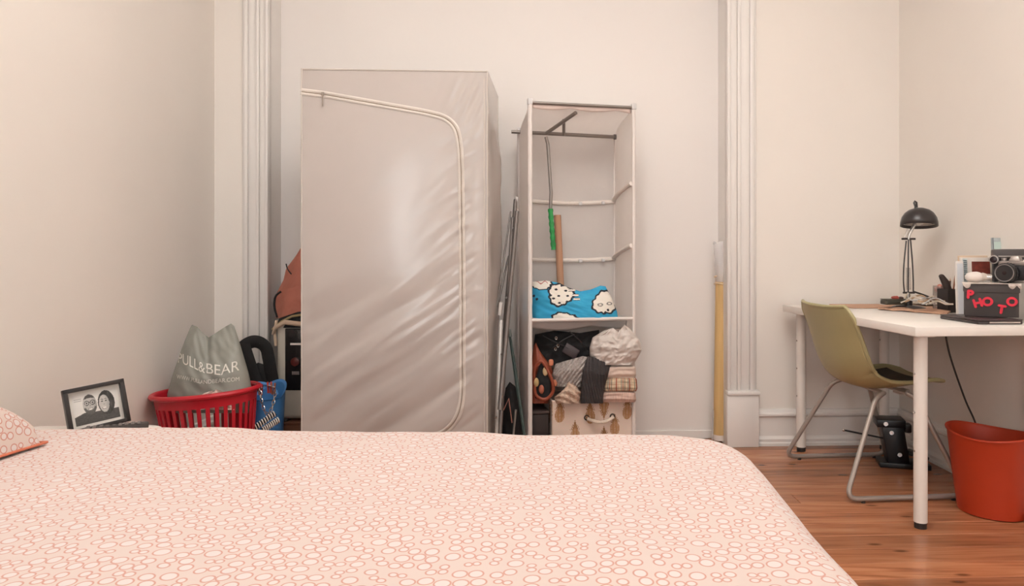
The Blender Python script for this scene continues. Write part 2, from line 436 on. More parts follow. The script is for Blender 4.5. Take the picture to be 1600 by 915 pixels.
# pillow
pil = thing('pillow', 'plump pillow in an orange ring-print case with an orange seam, lying at the bed head', 'pillow', (-1.405, 1.285, ZB+.002), rz=-.05)
m = MB(); uvs = []; nu, nv = 44, 44; SX, SY = .22, .33
for side in (1, -1):
    b0 = len(m.v)
    for j in range(nv+1):
        for i in range(nu+1):
            s_, t_ = 2*i/nu-1, 2*j/nv-1
            pin = 1-.07*(1-abs(t_)**2) * abs(s_)**3; pin2 = 1-.06*(1-abs(s_)**2)*abs(t_)**3
            hgt = (max(0, 1-abs(s_)**2.6)*max(0, 1-abs(t_)**2.6))**.34
            z = .016+side*hgt*(.168 if side > 0 else .010)+(.010*nz(s_*3, t_*3, side))*hgt
            m.v.append(Vector((s_*SX*pin, t_*SY*pin2, z))); uvs.append((s_*SX*1.05-z*math.copysign(1, s_)*.9*abs(s_), t_*SY*1.05+side*2))
    for j in range(nv):
        for i in range(nu):
            a = b0+j*(nu+1)+i; f = (a, a+1, a+nu+2, a+nu+1); m.f.append(f if side > 0 else f[::-1])
m.build('case', M_pillow, pil, local=True, uv=uvs)
edge = []
for k in range(160):
    a = k/160*4; s_ = int(a); t = 2*(a-s_)-1
    s2, t2 = ((t, -1), (1, t), (-t, 1), (-1, -t))[s_]
    pin = 1-.07*(1-abs(t2)**2)*abs(s2)**3; pin2 = 1-.06*(1-abs(s2)**2)*abs(t2)**3
    edge.append((s2*SX*pin*1.012, t2*SY*pin2*1.012, .016))
MB().tube(edge, .003, 6, closed=True).build('piping', mat('orange_piping', srgb(196, 112, 84), .8), pil, local=True, label='orange seam piping')

# ------------------------------------------------------------------ fabric wardrobe
D0 = 3.07
wx0, wx1, wz1 = P(470, 0, D0).x, P(761, 0, D0).x, P(0, 107, D0).z
WD = .54
ward = thing('fabric_wardrobe', 'tall zipped grey-beige fabric wardrobe standing in the wall recess', 'wardrobe', ((wx0+wx1)/2, D0+WD/2, 0))
def m_plastic():
    m = mat('wardrobe_cloth', srgb(184, 174, 168), .20, var=.03, nscale=3.0, bump=.05, bscale=12)
    return m
M_ward = m_plastic()
zip_px = [(470, 143), (505, 147), (600, 163), (660, 173), (690, 180), (703, 188), (712, 200), (717, 225), (719, 260), (720, 340), (721, 450), (721, 560), (721, 620), (717, 645), (708, 663), (690, 680), (600, 690)]
zip_xz = [(P(a, b_, D0).x, P(a, b_, D0).z) for a, b_ in zip_px]
zx = P(720, 0, D0).x
def w_front(x, z):
    u = (x-wx0)/(wx1-wx0); v = z/wz1
    e = min(1, min(u, 1-u)*14)*min(1, (1-v)*16)
    s_ = x*math.cos(.62)+z*math.sin(.62); c_ = -x*math.sin(.62)+z*math.cos(.62)
    fold = nz(s_*1.6+7, c_*8.5, 2.0); fold = math.copysign(abs(fold)**1.2, fold)
    up = sstep(1.0, .62, z)*1.05+.10
    f = fold*.011*up + .005*nz(s_*1.2, c_*15+3, 5)*up
    f += .016*math.exp(-((c_-.62)/.05)**2)*sstep(.05, .3, u)*sstep(.95, .7, u)*.7
    f += .004*nz(x*2.6, z*.8+11, 4)+.0020*nz(s_*5, c_*30, 6)*(.1+up)
    dz = abs(x-zx)
    puck = math.exp(-dz/.045)*sstep(1.62, 1.5, z)
    f += puck*.0095*nz(x*7+(z*4), z*30+abs(x-zx)*22*(1 if x < zx else -1), 8)
    # corner creases at upper right
    cr = math.exp(-((x-wx1+.06)/.10)**2)*sstep(.8, 1.0, v)
    f += cr*.006*math.sin((x*1.2+(wz1-z)*.55)*110)
    edge = .005*nz(z*16, 3.3)*math.exp(-min(u, 1-u)*18)
    bulge = -.018*math.sin(PI*u)*math.sin(PI*min(1, v*1.05))
    return D0+.05*(x-wx0)+(f+bulge)*e+edge
m = MB()
m.grid(lambda u, v: Vector((wx0+(wx1-wx0)*u, w_front(wx0+(wx1-wx0)*u, wz1*v), wz1*v)), 130, 230)
def w_side(x0, sg):
    def fn(u, v):
        z = wz1*v; b_ = math.sin(PI*u)**.7*sstep(0, .25, 1-v)*(.3+.7*sstep(.2, .55, v))*(.030+.012*nz(u*3, z*4, sg)+.01*nz(u*2, z*9, 3))
        yy = w_front(x0, z)*(1-u)+(D0+WD)*u
        return Vector((x0+sg*b_, yy, z))
    return fn
m.grid(w_side(wx1, 1), 26, 110); m.grid(w_side(wx0, -1), 26, 110)
m.grid(lambda u, v: Vector((wx0+(wx1-wx0)*u, (w_front(wx0+(wx1-wx0)*u, wz1)*(1-v)+(D0+WD)*v), wz1-.012*math.sin(PI*u)*math.sin(PI*v))), 20, 12)
m.grid(lambda u, v: Vector((wx0+(wx1-wx0)*u, D0+WD, wz1*v)), 2, 2)
m.grid(lambda u, v: Vector((wx0+(wx1-wx0)*u, D0+WD*v, .004)), 2, 2)
m.build('cover', M_ward, ward, weld=True, angle=50)
def resample(pts, n):
    L_ = [0]
    for a, b_ in zip(pts, pts[1:]): L_.append(L_[-1]+math.dist(a, b_))
    out = []
    for k in range(n+1):
        s_ = L_[-1]*k/n
        for i in range(len(pts)-1):
            if s_ <= L_[i+1]+1e-9:
                t = (s_-L_[i])/(L_[i+1]-L_[i]); out.append((pts[i][0]*(1-t)+pts[i+1][0]*t, pts[i][1]*(1-t)+pts[i+1][1]*t)); break
    return out
zp = resample([tuple(p[:2]) for p in [(v.x, v.y) for v in fillet([(a, b_, 0) for a, b_ in zip_xz], .03, 4)]], 260)
def ribbon(off, wd, lift):
    def fn(u, v):
        i = min(len(zp)-1, int(round(v*(len(zp)-1)))); a = zp[max(0, i-1)]; b_ = zp[min(len(zp)-1, i+1)]
        t = Vector((b_[0]-a[0], b_[1]-a[1])).normalized(); n_ = Vector((t.y, -t.x))
        o_ = off+(u-.5)*wd; x, z = zp[i][0]+n_.x*o_, zp[i][1]+n_.y*o_
        return Vector((x, w_front(x, z)-lift-(.0025 if u not in (0, 1) else 0), z))
    return fn
M_tape = mat('zip_tape', srgb(206, 196, 187), .6, bump=.2, bscale=200)
zt = MB().grid(ribbon(-.0085, .013, .002), 3, 260).grid(ribbon(.0085, .012, .002), 3, 260).build('zip_tape', M_tape, ward)
MB().tube([Vector((x, w_front(x, z)-.001, z)) for x, z in zp], .0028, 6).build('zip_teeth', mat('zip_teeth', srgb(150, 135, 120), .5), zt)
pz = P(505, 147, D0)
pl_ = MB(); pl_.box((pz.x, w_front(pz.x, pz.z)-.010, pz.z), (.011, .008, .016)); pl_.box((pz.x, w_front(pz.x, pz.z)-.012, pz.z-.03), (.006, .003, .045))
pl_.build('zip_puller', mat('zip_metal', srgb(150, 138, 128), .35, metal=.6), zt, bev=.0015)
for xs, zt_ in ((wx0+.004, wz1), (wx1-.003, wz1), (wx1-.016, wz1-.03)):
    MB().tube([Vector((xs+.003*nz(z_*9, xs*9), w_front(xs, z_)-.002, z_)) for z_ in [zt_*k/90 for k in range(91)]], .0028, 5).build('seam_piping', M_tape, ward)
MB().tube([Vector((wx0+(wx1-wx0)*k/40, w_front(wx0+(wx1-wx0)*k/40, wz1)-.001, wz1-.002)) for k in range(41)], .003, 5).build('seam_piping', M_tape, ward)

# ------------------------------------------------------------------ open fabric shelf unit
FL, FR = Vector((-.154, 3.385)), Vector((.352, 3.50))
ax = (FR-FL).normalized(); ay = Vector((-ax.y, ax.x)); SD = .315; SW = (FR-FL).length
SA = math.atan2(ax.y, ax.x)
ZF, ZK = 1.72, 1.635
def S(x, y, z):
    q = FL+ax*x+ay*y; return Vector((q.x, q.y, z))
shelf = thing('shelf_unit', 'narrow open shelf unit of white tubes and sagging pale fabric, standing right of the wardrobe', 'shelf', S(SW/2, SD/2, 0), rz=SA)
M_sheer = mat('shelf_cloth', srgb(240, 234, 230), .8, var=.02, nscale=5, bump=.12, bscale=30)
def make_translucent(m, f):
    nt = m.node_tree; out = nt.nodes['Material Output']; b = nt.nodes['Principled BSDF']
    t = nt.nodes.new('ShaderNodeBsdfTranslucent'); src = b.inputs['Base Color'].links[0].from_socket; nt.links.new(src, t.inputs[0])
    mx = nt.nodes.new('ShaderNodeMixShader'); mx.inputs[0].default_value = f; nt.links.new(b.outputs[0], mx.inputs[1]); nt.links.new(t.outputs[0], mx.inputs[2]); nt.links.new(mx.outputs[0], out.inputs['Surface'])
make_translucent(M_sheer, .5)
M_tube = mat('white_tube', srgb(226, 216, 210), .5, var=.04)
M_grey = mat('grey_metal', srgb(142, 134, 128), .38, metal=.55, var=.05)
for x, y, r, zt_ in ((0, 0, .0115, ZF), (SW, 0, .009, ZF), (0, SD, .010, ZK), (SW, SD, .010, ZK)):
    n_ = 60
    MB().tube([S(x+.0018*nz(k*.9, x*5), y, zt_*k/n_) for k in range(n_+1)], [r*(1+.07*nz(k*1.7, y*3)) for k in range(n_+1)], 8).build('post', M_tube, shelf)
    MB().box(S(x, y, zt_+.004), (.024, .024, .030), rotm(z=SA)).build('corner_joint', mat('joint_plastic', srgb(205, 200, 198), .4), shelf, bev=.004)
MB().tube([S(.012, 0, ZF), S(SW-.01, 0, ZF)], .0075, 10).build('rail', M_grey, shelf)
MB().tube([S(-.045, SD-.03, 1.628), S(SW*.96, SD-.05, 1.618)], .0095, 10).build('rail', M_grey, shelf)
# loose T of the hanging rail inside
ta, tb = P(854, 208, 3.60), P(900, 176, 3.46)
MB().tube([ta, tb], .0095, 10).build('rail', M_grey, shelf)
MB().tube([P(881, 186, 3.535), P(881, 211, 3.60)], .0085, 10).build('rail', M_grey, shelf)
e_ = S(SW*.96, SD-.05, 1.618); MB().tube([e_, e_+Vector((ax.x, ax.y, 0))*.012], .014, 12).build('end_cap', mat('cap_plastic', srgb(105, 98, 94), .5), shelf)
sag = lambda u, k=1.0: k*math.sin(PI*u)
MB().grid(lambda u, v: S(-.012*math.sin(PI*u)*sstep(0, .3, 1-v)-.010*nz(u*2, v*9)*math.sin(PI*u), SD*u, (ZF+(ZK-ZF)*u)*v*.995+.005), 16, 60).build('side_panel', M_sheer, shelf)
MB().grid(lambda u, v: S(SW+(-.014*math.sin(PI*u)-.006*nz(u*2, v*11, 5)*math.sin(PI*u)), SD*u, (ZF+(ZK-ZF)*u)*v*.995+.005), 16, 60).build('side_panel', M_sheer, shelf)
MB().grid(lambda u, v: S(SW*u, SD-.004+.012*sag(u)*math.sin(PI*v)+.004*nz(u*5, v*12, 2), ZK*v-(.018*sag(u) if v > .97 else 0)), 30, 60).build('back_panel', M_sheer, shelf)
MB().grid(lambda u, v: S(SW*u, SD*v, ZF+(ZK-ZF)*v-.022*sag(u)*(math.sin(PI*v)**.5)-.006*abs(math.sin(u*PI*3))*math.sin(PI*min(1, v*2+.02))), 36, 16).build('top_panel', M_sheer, shelf)
m = MB(); m.grid(lambda u, v: S(.012+(SW-.024)*u, .004+.002*v, ZF-.004-v*(.014+.012*abs(math.sin(u*PI*2.2+.5)))), 36, 3)
m.build('valance', mat('valance_cloth', srgb(206, 186, 176), .8), shelf, solid=.0015)
# fabric bands along back and right side where shelves could hang
for zb_, sg in ((1.315, .05), (1.01, .035)):
    pts = [S(SW*u, SD-.014+.012*sag(u), zb_-.035-sg*.25*math.sin(PI*u)) for u in [k/16 for k in range(17)]]
    pts += [S(SW-.012-.012*math.sin(PI*u), SD*(1-u), zb_-.035*(1-u)+.03*u) for u in [k/10 for k in range(1, 11)]]
    bnd = MB().tube(pts, .011, 8, flat=1.0).build('shelf_band', mat('band_cloth', srgb(226, 215, 206), .8, bump=.2, bscale=80), shelf)
    for fx in (.62, .86):
        MB().box(S(SW*fx, SD-.028, zb_-.04-sg*.22*math.sin(PI*fx)), (.018, .012, .018), rotm(z=SA)).build('clip', MATS['joint_plastic'], bnd, bev=.003)
for zs, nm in ((.682, 'shelf_board'), (.045, 'shelf_board')):
    MB().grid(lambda u, v: S(.008+(SW-.016)*u, .004+(SD-.01)*v, zs-.010*math.sin(PI*u)*math.sin(PI*v)), 14, 8).build(nm, M_sheer, shelf, solid=.006)
    MB().tube([S(.008, 0, zs), S(SW-.006, 0, zs)], .0085 if zs > .1 else .012, 8).build('shelf_rail', M_tube if zs > .1 else mat('pink_rail', srgb(190, 140, 120), .7), shelf)
    MB().tube([S(.008, SD, zs), S(SW-.006, SD, zs)], .008, 8).build('shelf_rail', M_tube, shelf)
# fold of cloth hanging below the shelf board
MB().grid(lambda u, v: S(.015+(SW-.03)*u, .05+.03*v, .672-v*(.030+.020*abs(math.sin(u*5)))), 30, 4).build('hanging_fold', M_sheer, shelf, solid=.002)

# ------------------------------------------------------------------ nightstand corner
M_white = mat('white_lacquer', srgb(232, 224, 216), .4, var=.02)
ZN = .468
ns = thing('nightstand', 'small white nightstand with rounded top between the bed and the left wall', 'table', (-1.425, 2.03, 0), rz=TH)
m = MB(); prof = fillet([(-.225, -.155, 0), (.225, -.155, 0), (.225, .155, 0), (-.225, .155, 0)], .08, 6, closed=True)
k_ = len(prof); m.add([v+Vector((0, 0, ZN-.03)) for v in prof]+[v+Vector((0, 0, ZN)) for v in prof], [tuple(range(k_)), tuple(range(k_, 2*k_))]+[(i, (i+1) % k_, k_+(i+1) % k_, k_+i) for i in range(k_)])
m.build('table_top', M_white, ns, local=True, bev=.006)
for sx in (-.17, .17):
    for sy in (-.10, .10): MB().tube([(sx, sy, 0), (sx, sy, ZN-.028)], .016, 12).build('leg', M_white, ns, local=True)
MB().box((0, 0, .15), (.34, .20, .016)).build('lower_shelf', M_white, ns, local=True, bev=.003)
# photo frame, leaning, turned to the right
fr = thing('photo_frame', 'black-framed photo of a smiling couple leaning on the nightstand', 'picture frame', (-1.378, 2.12, ZN+.006), rot=(math.radians(-12), math.radians(-6), math.radians(46)))
FW, FH = .158, .132
M_black = mat('black_paint', srgb(38, 33, 32), .4, var=.1)
m = MB()
for c, d_ in (((0, 0, .006), (FW, .026, .012)), ((0, 0, FH-.006), (FW, .026, .012)), ((-FW/2+.006, 0, FH/2), (.012, .026, FH)), ((FW/2-.006, 0, FH/2), (.012, .026, FH))): m.box(c, d_)
m.build('moulding', M_black, fr, local=True, bev=.0015)
MB().box((0, .008, FH/2), (FW-.014, .004, FH-.014)).build('mat_board', mat('card_white', srgb(228, 222, 214), .8), fr, local=True, smooth=False)
MB().box((.0, .06, .052), (.05, .004, .125), rotm(x=.75)).build('easel_back', M_black, fr, local=True, bev=.001)
def portrait(u, v):
    def el(cx_, cy_, rx, ry): return ((u-cx_)/rx)**2+((v-cy_)/ry)**2
    g = .88+.03*nz(u*4, v*4)
    if v < .40-.55*max(0, .22-u)-.1*u or (u > .55 and v < .34): g = .28+.04*nz(u*20, v*20)      # dark clothes
    if el(.74, .58, .19, .40) < 1: g = .22+.10*nz(u*40, v*5)                                    # long hair
    if el(.69, .56, .115, .29) < 1: g = .74-.10*sstep(.69, .80, u)+.03*nz(u*9, v*9)
    if el(.37, .62, .155, .33) < 1: g = .70-.12*sstep(.40, .52, u)+.03*nz(u*9, v*9)             # his face
    if el(.37, .62, .155, .33) < 1 and v > .84-.25*abs(u-.37): g = .26+.06*nz(u*50, v*8)        # short hair
    if el(.37, .62, .155, .33) < 1 and v < .53 and el(.37, .58, .105, .16) > 1: g = .33+.06*nz(u*50, v*50)   # beard
    for ex in (.305, .435):
        q = el(ex, .675, .056, .075)
        if .66 < q < 1.1: g = .12
        elif el(ex, .675, .022, .022) < 1: g = .22
    if abs(v-.69) < .012 and .35 < u < .39: g = .12
    for ex in (.645, .735):
        if el(ex, .64, .024, .020) < 1: g = .2
        if abs(v-.69-.02*math.cos((ex-u)*40)) < .010 and abs(u-ex) < .03: g = .3
    for cx_, cy_ in ((.375, .475), (.685, .42)):
        if el(cx_, cy_, .045, .030) < 1 and v < cy_+.012: g = .92
        elif el(cx_, cy_, .055, .045) < 1 and v < cy_+.018: g = .42
    for cx_, cy_ in ((.375, .575), (.685, .535)):
        if el(cx_, cy_, .018, .014) < 1: g = .5
    if .04 < u < .20 and (abs(v-.86) < .010 or abs(v-.80) < .010): g = .5
    g = max(0, min(1, g)); g = g**2.0
    return (g*1.0, g*.95, g*.9, 1)
NU, NV = 84, 66; m = MB(); m.grid(lambda u, v: Vector(((u-.5)*.114, .0055, .020+v*.090)), NU, NV)
m.build('photo_print', paint_mat('photo_print', .35), fr, local=True, smooth=False, paint=[portrait((i+.5)/NU, (j+.5)/NV) for j in range(NV) for i in range(NU)], label='black and white portrait of two smiling people')
rm = thing('remote_control', 'slim dark remote control lying beside the photo frame', 'remote', (-1.315, 2.095, ZN+.001), rz=.50)
MB().box((0, 0, .010), (.165, .040, .020)).build('case', mat('dark_plastic', srgb(62, 55, 52), .45), rm, local=True, bev=.006)
for i in range(9):
    for j in range(3):
        if i in (3, 4) and j != 1: continue
        MB().box((-.07+i*.016, -.011+j*.011, .0215), (.009, .007, .003)).build('button', mat('button_rubber', srgb(120, 112, 108), .6), rm, local=True, bev=.001)

# ------------------------------------------------------------------ laundry corner on the left
bk = thing('laundry_basket', 'red plastic laundry basket with slotted sides holding the grey bag', 'basket', (-1.485, 3.02, 0), rot=(0, math.radians(-4), 0))
M_red = mat('red_plastic', srgb(186, 28, 44), .35, var=.04)
A_, B_, HB = .208, .165, .418
def ring_at(z, t=0.0, n=72):
    f = .74+.26*z/HB
    return [Vector(((A_*f-t)*math.cos(2*PI*k/n), (B_*f-t)*math.sin(2*PI*k/n), z)) for k in range(n)]
m = MB()
def band(z0, z1, t=.004):
    n_ = 72; a, b_, c, d_ = ring_at(z0), ring_at(z1), ring_at(z1, t), ring_at(z0, t)
    vs = a+b_+c+d_; fs = []
    for q in range(4):
        for k in range(n_):
            k2 = (k+1) % n_; p, r = q*n_, ((q+1) % 4)*n_; fs.append((p+k, p+k2, r+k2, r+k))
    m.add(vs, fs)
band(.0, .05); band(.16, .185); band(.368, HB)
m.add(ring_at(.004), [tuple(range(72))])
m.build('bands', M_red, bk, local=True)
m = MB()
for k in range(0, 72, 2):
    a = 2*PI*(k+.5)/72
    def q(z, da, t=0.0):
        f = .74+.26*z/HB; return Vector(((A_*f-t)*math.cos(a+da), (B_*f-t)*math.sin(a+da), z))
    for z0, z1 in ((.05, .16), (.185, .368)):
        w_ = .040
        m.add([q(z0, -w_), q(z0, w_), q(z1, w_), q(z1, -w_), q(z0, -w_, .004), q(z0, w_, .004), q(z1, w_, .004), q(z1, -w_, .004)], [(0, 1, 2, 3), (5, 4, 7, 6), (0, 4, 5, 1), (1, 5, 6, 2), (2, 6, 7, 3), (3, 7, 4, 0)])
m.build('slotted_wall', M_red, bk, local=True, smooth=False)
MB().tube(ring_at(HB-.002, -.006), .011, 8, closed=True).build('rim', M_red, bk, local=True)
# grey carrier bag
M_bag = mat('grey_bag_plastic', srgb(140, 140, 132), .5, var=.05, nscale=5, bump=.25, bscale=18)
def bag_w(u, v):
    return .012*nz(u*3.2+1, v*3.5)+.009*nz(u*9, v*4, 5)*v+.007*nz((u+v)*9, (u-v)*3, 2)+.010*math.exp(-((u-.42-.1*(1-v))/.035)**2)*sstep(.45, .9, v)
gb = Sack([(0, 272), (.12, 263), (.22, 261), (.5, 272), (.8, 286), (1, 297)], [(0, 388), (.12, 394), (.22, 395), (.45, 389), (.75, 377), (1, 366)],
          [(0, 512), (.04, 507), (.16, 510), (.30, 521), (.42, 527), (.60, 519), (.80, 510), (.93, 505), (1, 509)], 645, 3.03, [(0, .085), (.2, .11), (.45, .10), (.7, .06), (.93, .018), (1, .008)], bag_w)
bag = thing('carrier_bag', 'crumpled grey plastic carrier bag with white lettering in the red basket', 'bag', P(328, 645, 3.03))
gb.mesh(60, 50).build('bag_body', M_bag, bag, weld=True)
def letters(txt, size_px, path, parent, m_, nm='lettering'):
    """lay lettering along a pixel path on the bag front"""
    vs, fs = text_mesh(txt, 1.0); x0 = min(v.x for v in vs); x1 = max(v.x for v in vs)
    out = []
    for v in vs:
        t = (v.x-x0)/(x1-x0); cx_ = interp([(a, b_) for a, b_, c in path], t); cy_ = interp([(a, c) for a, b_, c in path], t)
        u_, v_ = gb.find(cx_, cy_-v.y*size_px); out.append(gb.pt(u_, v_, -1, .0035))
    MB().add(out, fs).build(nm, m_, parent, smooth=False, label='white printed lettering')
M_ink = mat('white_ink', srgb(222, 218, 210), .6)
letters('PULL&BEAR', 23, [(0, 278, 559), (.25, 297, 565), (.5, 316, 575), (.75, 345, 579), (1, 374, 571)], bag, M_ink)
letters('WWW.PULLANDBEAR.COM', 9, [(0, 276, 588), (.5, 318, 597), (1, 374, 592)], bag, M_ink)
ct = Sack([(0, 292), (1, 300)], [(0, 366), (1, 362)], [(0, 628), (.3, 614), (.6, 608), (1, 616)], 640, 2.925, [(0, .012), (1, .006)], lambda u, v: .012*nz(u*8, v*5))
ct.mesh(36, 14).build('crumpled_cloth', mat('pink_white_cloth', srgb(222, 196, 186), .9, var=.25, nscale=14, bump=.3), None, label='crumpled pale pink cloth below the grey bag in the basket', cat='cloth')
# black bag with strap
bb = thing('black_bag', 'soft black bag with a standing strap behind the red basket', 'bag', P(405, 690, 3.42))
M_bcl = mat('black_cloth', srgb(26, 24, 25), .8, var=.3, bump=.3)
Sack([(0, 372), (.6, 378), (1, 385)], [(0, 432), (.6, 430), (1, 422)], [(0, 575), (.5, 566), (1, 572)], 690, 3.42, [(0, .04), (.6, .04), (1, .015)], lambda u, v: .01*nz(u*5, v*5)).mesh(26, 22).build('bag_body', M_bcl, bb)
st = fillet([P(376, 600, 3.40), P(376, 542, 3.40), P(398, 531, 3.40), P(416, 540, 3.40), P(427, 600, 3.40)], .05, 6)
MB().tube(st, .030, 8, flat=.35, up=(0, 1, 0)).build('strap', M_bcl, bb)
MB().tube([P(382, 538, 3.375), P(401, 596, 3.375)], .026, 8, flat=.4, up=(0, 1, 0)).build('strap', M_bcl, bb)
# blue tub, chain, coiled lead
tubo = thing('blue_tub', 'bright blue flexible plastic tub standing between red basket and heater', 'tub', P(418, 690, 3.26))
tubo.location.z = 0; MW[tubo] = Matrix.Translation(tubo.location)
M_blue = mat('blue_plastic', srgb(72, 130, 190), .45)
m = MB(); n_ = 48; rings = []
for zz, rr in ((.0, .070), (.003, .075), (.34, .098), (.345, .104), (.335, .092), (.02, .070)):
    rings.append([Vector((rr*.78*math.cos(2*PI*k/n_), rr*.88*math.sin(2*PI*k/n_), zz+(.065*max(0, math.sin(2*PI*k/n_+.4)) if zz > .2 else 0))) for k in range(n_)])
vs = [v for r_ in rings for v in r_]; fs = [tuple(range(n_))]+[(i*n_+k, i*n_+(k+1) % n_, (i+1)*n_+(k+1) % n_, (i+1)*n_+k) for i in range(5) for k in range(n_)]+[tuple(5*n_+k for k in range(n_))]
m.add(vs, fs).build('tub_wall', M_blue, tubo, local=True)
h_ = [Vector((.098*.78*math.cos(a), -.088, .37+.05*math.sin(a))) for a in [PI*k/12 for k in range(13)]]
MB().tube(h_, .009, 8).build('handle', M_blue, tubo, local=True)
M_steel = mat('bright_steel', srgb(200, 196, 192), .25, metal=.9)
ch = thing('metal_chain', 'short shiny metal chain hanging over the blue tub', 'chain', P(416, 650, 3.14))
cp = [P(406, 604, 3.15), P(408, 625, 3.14), P(413, 642, 3.13), P(418, 649, 3.13), P(424, 640, 3.14), P(429, 622, 3.15), P(430, 608, 3.16)]
cq = resample([(0, 0), (1, 0)], 1)
cpts = [cp[0].lerp(cp[-1], 0)]
tot = [0]
for a, b_ in zip(cp, cp[1:]): tot.append(tot[-1]+(b_-a).length)
nl = 15
def along(s_):
    for i in range(len(cp)-1):
        if s_ <= tot[i+1]+1e-9: return cp[i].lerp(cp[i+1], (s_-tot[i])/(tot[i+1]-tot[i]))
    return cp[-1]
for k in range(nl):
    a, b_ = along(tot[-1]*k/nl), along(tot[-1]*(k+1.25)/nl if (k+1.25) < nl else tot[-1])
    d_ = (b_-a).normalized(); s_ = d_.cross(Vector((0, 1, 0))).normalized() if k % 2 else Vector((0, 1, 0))
    c = (a+b_)/2; L_ = (b_-a).length/2
    MB().tube([c+d_*L_*math.cos(t)+s_*.006*math.sin(t) for t in [2*PI*j/12 for j in range(12)]], .0018, 5, closed=True).build('link', M_steel, ch)
for i, (px_, py_) in enumerate(((407, 604), (421, 601), (427, 603))):
    cl = thing('clothes_peg', ['red and white clothes peg clipped left on the blue tub rim', 'reddish clothes peg in the middle of the blue tub rim', 'brownish peg clipped right on the blue tub rim'][i], 'peg', P(px_, py_+12, 3.165), group='pegs on the blue tub')
    for sx in (-1, 1): MB().box(P(px_+sx*2.2, py_+4, 3.165), (.006, .010, .05), rotm(y=.06*sx)).build('peg_half', mat('peg_red_%d' % i, [srgb(196, 70, 60), srgb(190, 60, 44), srgb(150, 84, 62)][i], .5), cl, bev=.001)
    MB().tube([P(px_-3, py_+2, 3.157), P(px_+3, py_+2, 3.157)], .004, 6).build('spring', M_steel, cl)
for i, (x0, y0, x1, y1) in enumerate(((398, 668, 430, 645), (410, 672, 436, 655))):
    a, b_ = P(x0, y0, 3.10), P(x1, y1, 3.13)
    cd = thing('coiled_cord', ['upper of two black and white banded coil cords by the blue tub', 'lower of two black and white banded coil cords by the blue tub'][i], 'cord', a.lerp(b_, .5)-Vector((0, 0, .01)), group='banded coil cords')
    MB().tube([a, b_], .0105, 10).build('core', M_bcl, cd)
    for k in range(9):
        c = a.lerp(b_, (k+.5)/9); d_ = (b_-a).normalized(); s1 = d_.orthogonal().normalized(); s2 = d_.cross(s1)
        MB().tube([c+(s1*math.cos(t)+s2*math.sin(t))*.0115+d_*.004*math.sin(t) for t in [2*PI*j/14 for j in range(14)]], .0028, 5, closed=True).build('white_band', M_white, cd)
# heater on a box, with tote and backpack
hx = thing('cardboard_box', 'low reddish-brown box on the floor below the white heater', 'box', (-1.27, 3.52, 0))
MB().box((hx.location.x, 3.52, .09), (.20, .20, .18)).build('box_body', mat('brown_card', srgb(128, 84, 62), .8, stretch=(1, 1, 12)), hx, bev=.004)
MB().box((hx.location.x, 3.52, .184), (.21, .21, .012)).build('lid', MATS['brown_card'], hx, bev=.003)
ht = thing('heater', 'upright white heater with dark control panel beside the wardrobe', 'heater', (-1.276, 3.50, .19))
hc = ht.location
M_hw = mat('heater_white', srgb(206, 198, 184), .45)
MB().box(hc+Vector((.0, 0, .245)), (.212, .14, .47)).build('housing', M_hw, ht, bev=.025, seg=4)
MB().box(hc+Vector((-.01, -.068, .300)), (.105, .012, .30)).build('control_panel', mat('panel_black', srgb(34, 30, 30), .25), ht, bev=.02, seg=3)
MB().tube([hc+Vector((-.01, -.072, .29)), hc+Vector((-.01, -.086, .29))], .021, 16).build('knob', mat('knob_red', srgb(96, 40, 34), .3), ht, bev=.002)
MB().box(hc+Vector((-.01, -.075, .375)), (.05, .003, .010)).build('badge', M_white, ht)
MB().box(hc+Vector((-.01, -.075, .235)), (.035, .004, .016)).build('switch', mat('switch_grey', srgb(120, 112, 110), .4), ht, bev=.001)
for s_ in (-1, 1): MB().box(hc+Vector((s_*.075, 0, .008)), (.05, .15, .016)).build('foot', mat('dark_plastic2', srgb(60, 52, 48), .5), ht, bev=.003)
MB().tube([hc+Vector((.10*math.cos(a), .0, .475+.03*math.sin(a))) for a in [PI*k/10 for k in range(11)]], .008, 8).build('handle', M_hw, ht)
tt = thing('tote_bag', 'beige canvas tote with black lining draped over the heater', 'bag', P(470, 506, 3.47))
Sack([(0, 430), (1, 436)], [(0, 496), (1, 494)], [(0, 497), (.15, 494), (.5, 487), (1, 484)], 512, 3.50, [(0, .085), (1, .07)], lambda u, v: .006*nz(u*8, v*8)).mesh(30, 10).build('lining', M_bcl, tt)
MB().tube([P(426, 522, 3.42), P(430, 512, 3.41), P(445, 503, 3.40), P(470, 506, 3.40), P(488, 504, 3.40)], [.005, .010, .012, .012, .012], 8).build('rolled_edge', mat('canvas_beige', srgb(202, 176, 152), .85, bump=.3), tt)
MB().tube([P(426, 514, 3.44), P(440, 502, 3.42), P(456, 494, 3.42), P(480, 490, 3.42)], .006, 6).build('strap', mat('canvas_olive', srgb(150, 132, 96), .85), tt)
MB().tube([P(432, 500, 3.44), P(429, 520, 3.43), P(431, 540, 3.43)], .007, 6).build('strap', MATS['canvas_beige'], tt)
bp = thing('backpack', 'salmon-pink backpack perched on the heater behind the wardrobe edge', 'backpack', P(465, 496, 3.56))
M_sal = mat('salmon_nylon', srgb(176, 106, 88), .7, var=.08, bump=.3, bscale=25)
Sack([(0, 431), (.12, 429), (.4, 432), (.62, 443), (.8, 447), (1, 462)], [(0, 505), (.5, 507), (.9, 502), (1, 498)], [(0, 400), (.2, 388), (.5, 380), (1, 388)], 497, 3.58, [(0, .10), (.5, .11), (.85, .07), (1, .02)], lambda u, v: .012*nz(u*6, v*5)+.006*nz(u*14, v*9)).mesh(40, 36).build('bag_body', M_sal, bp)
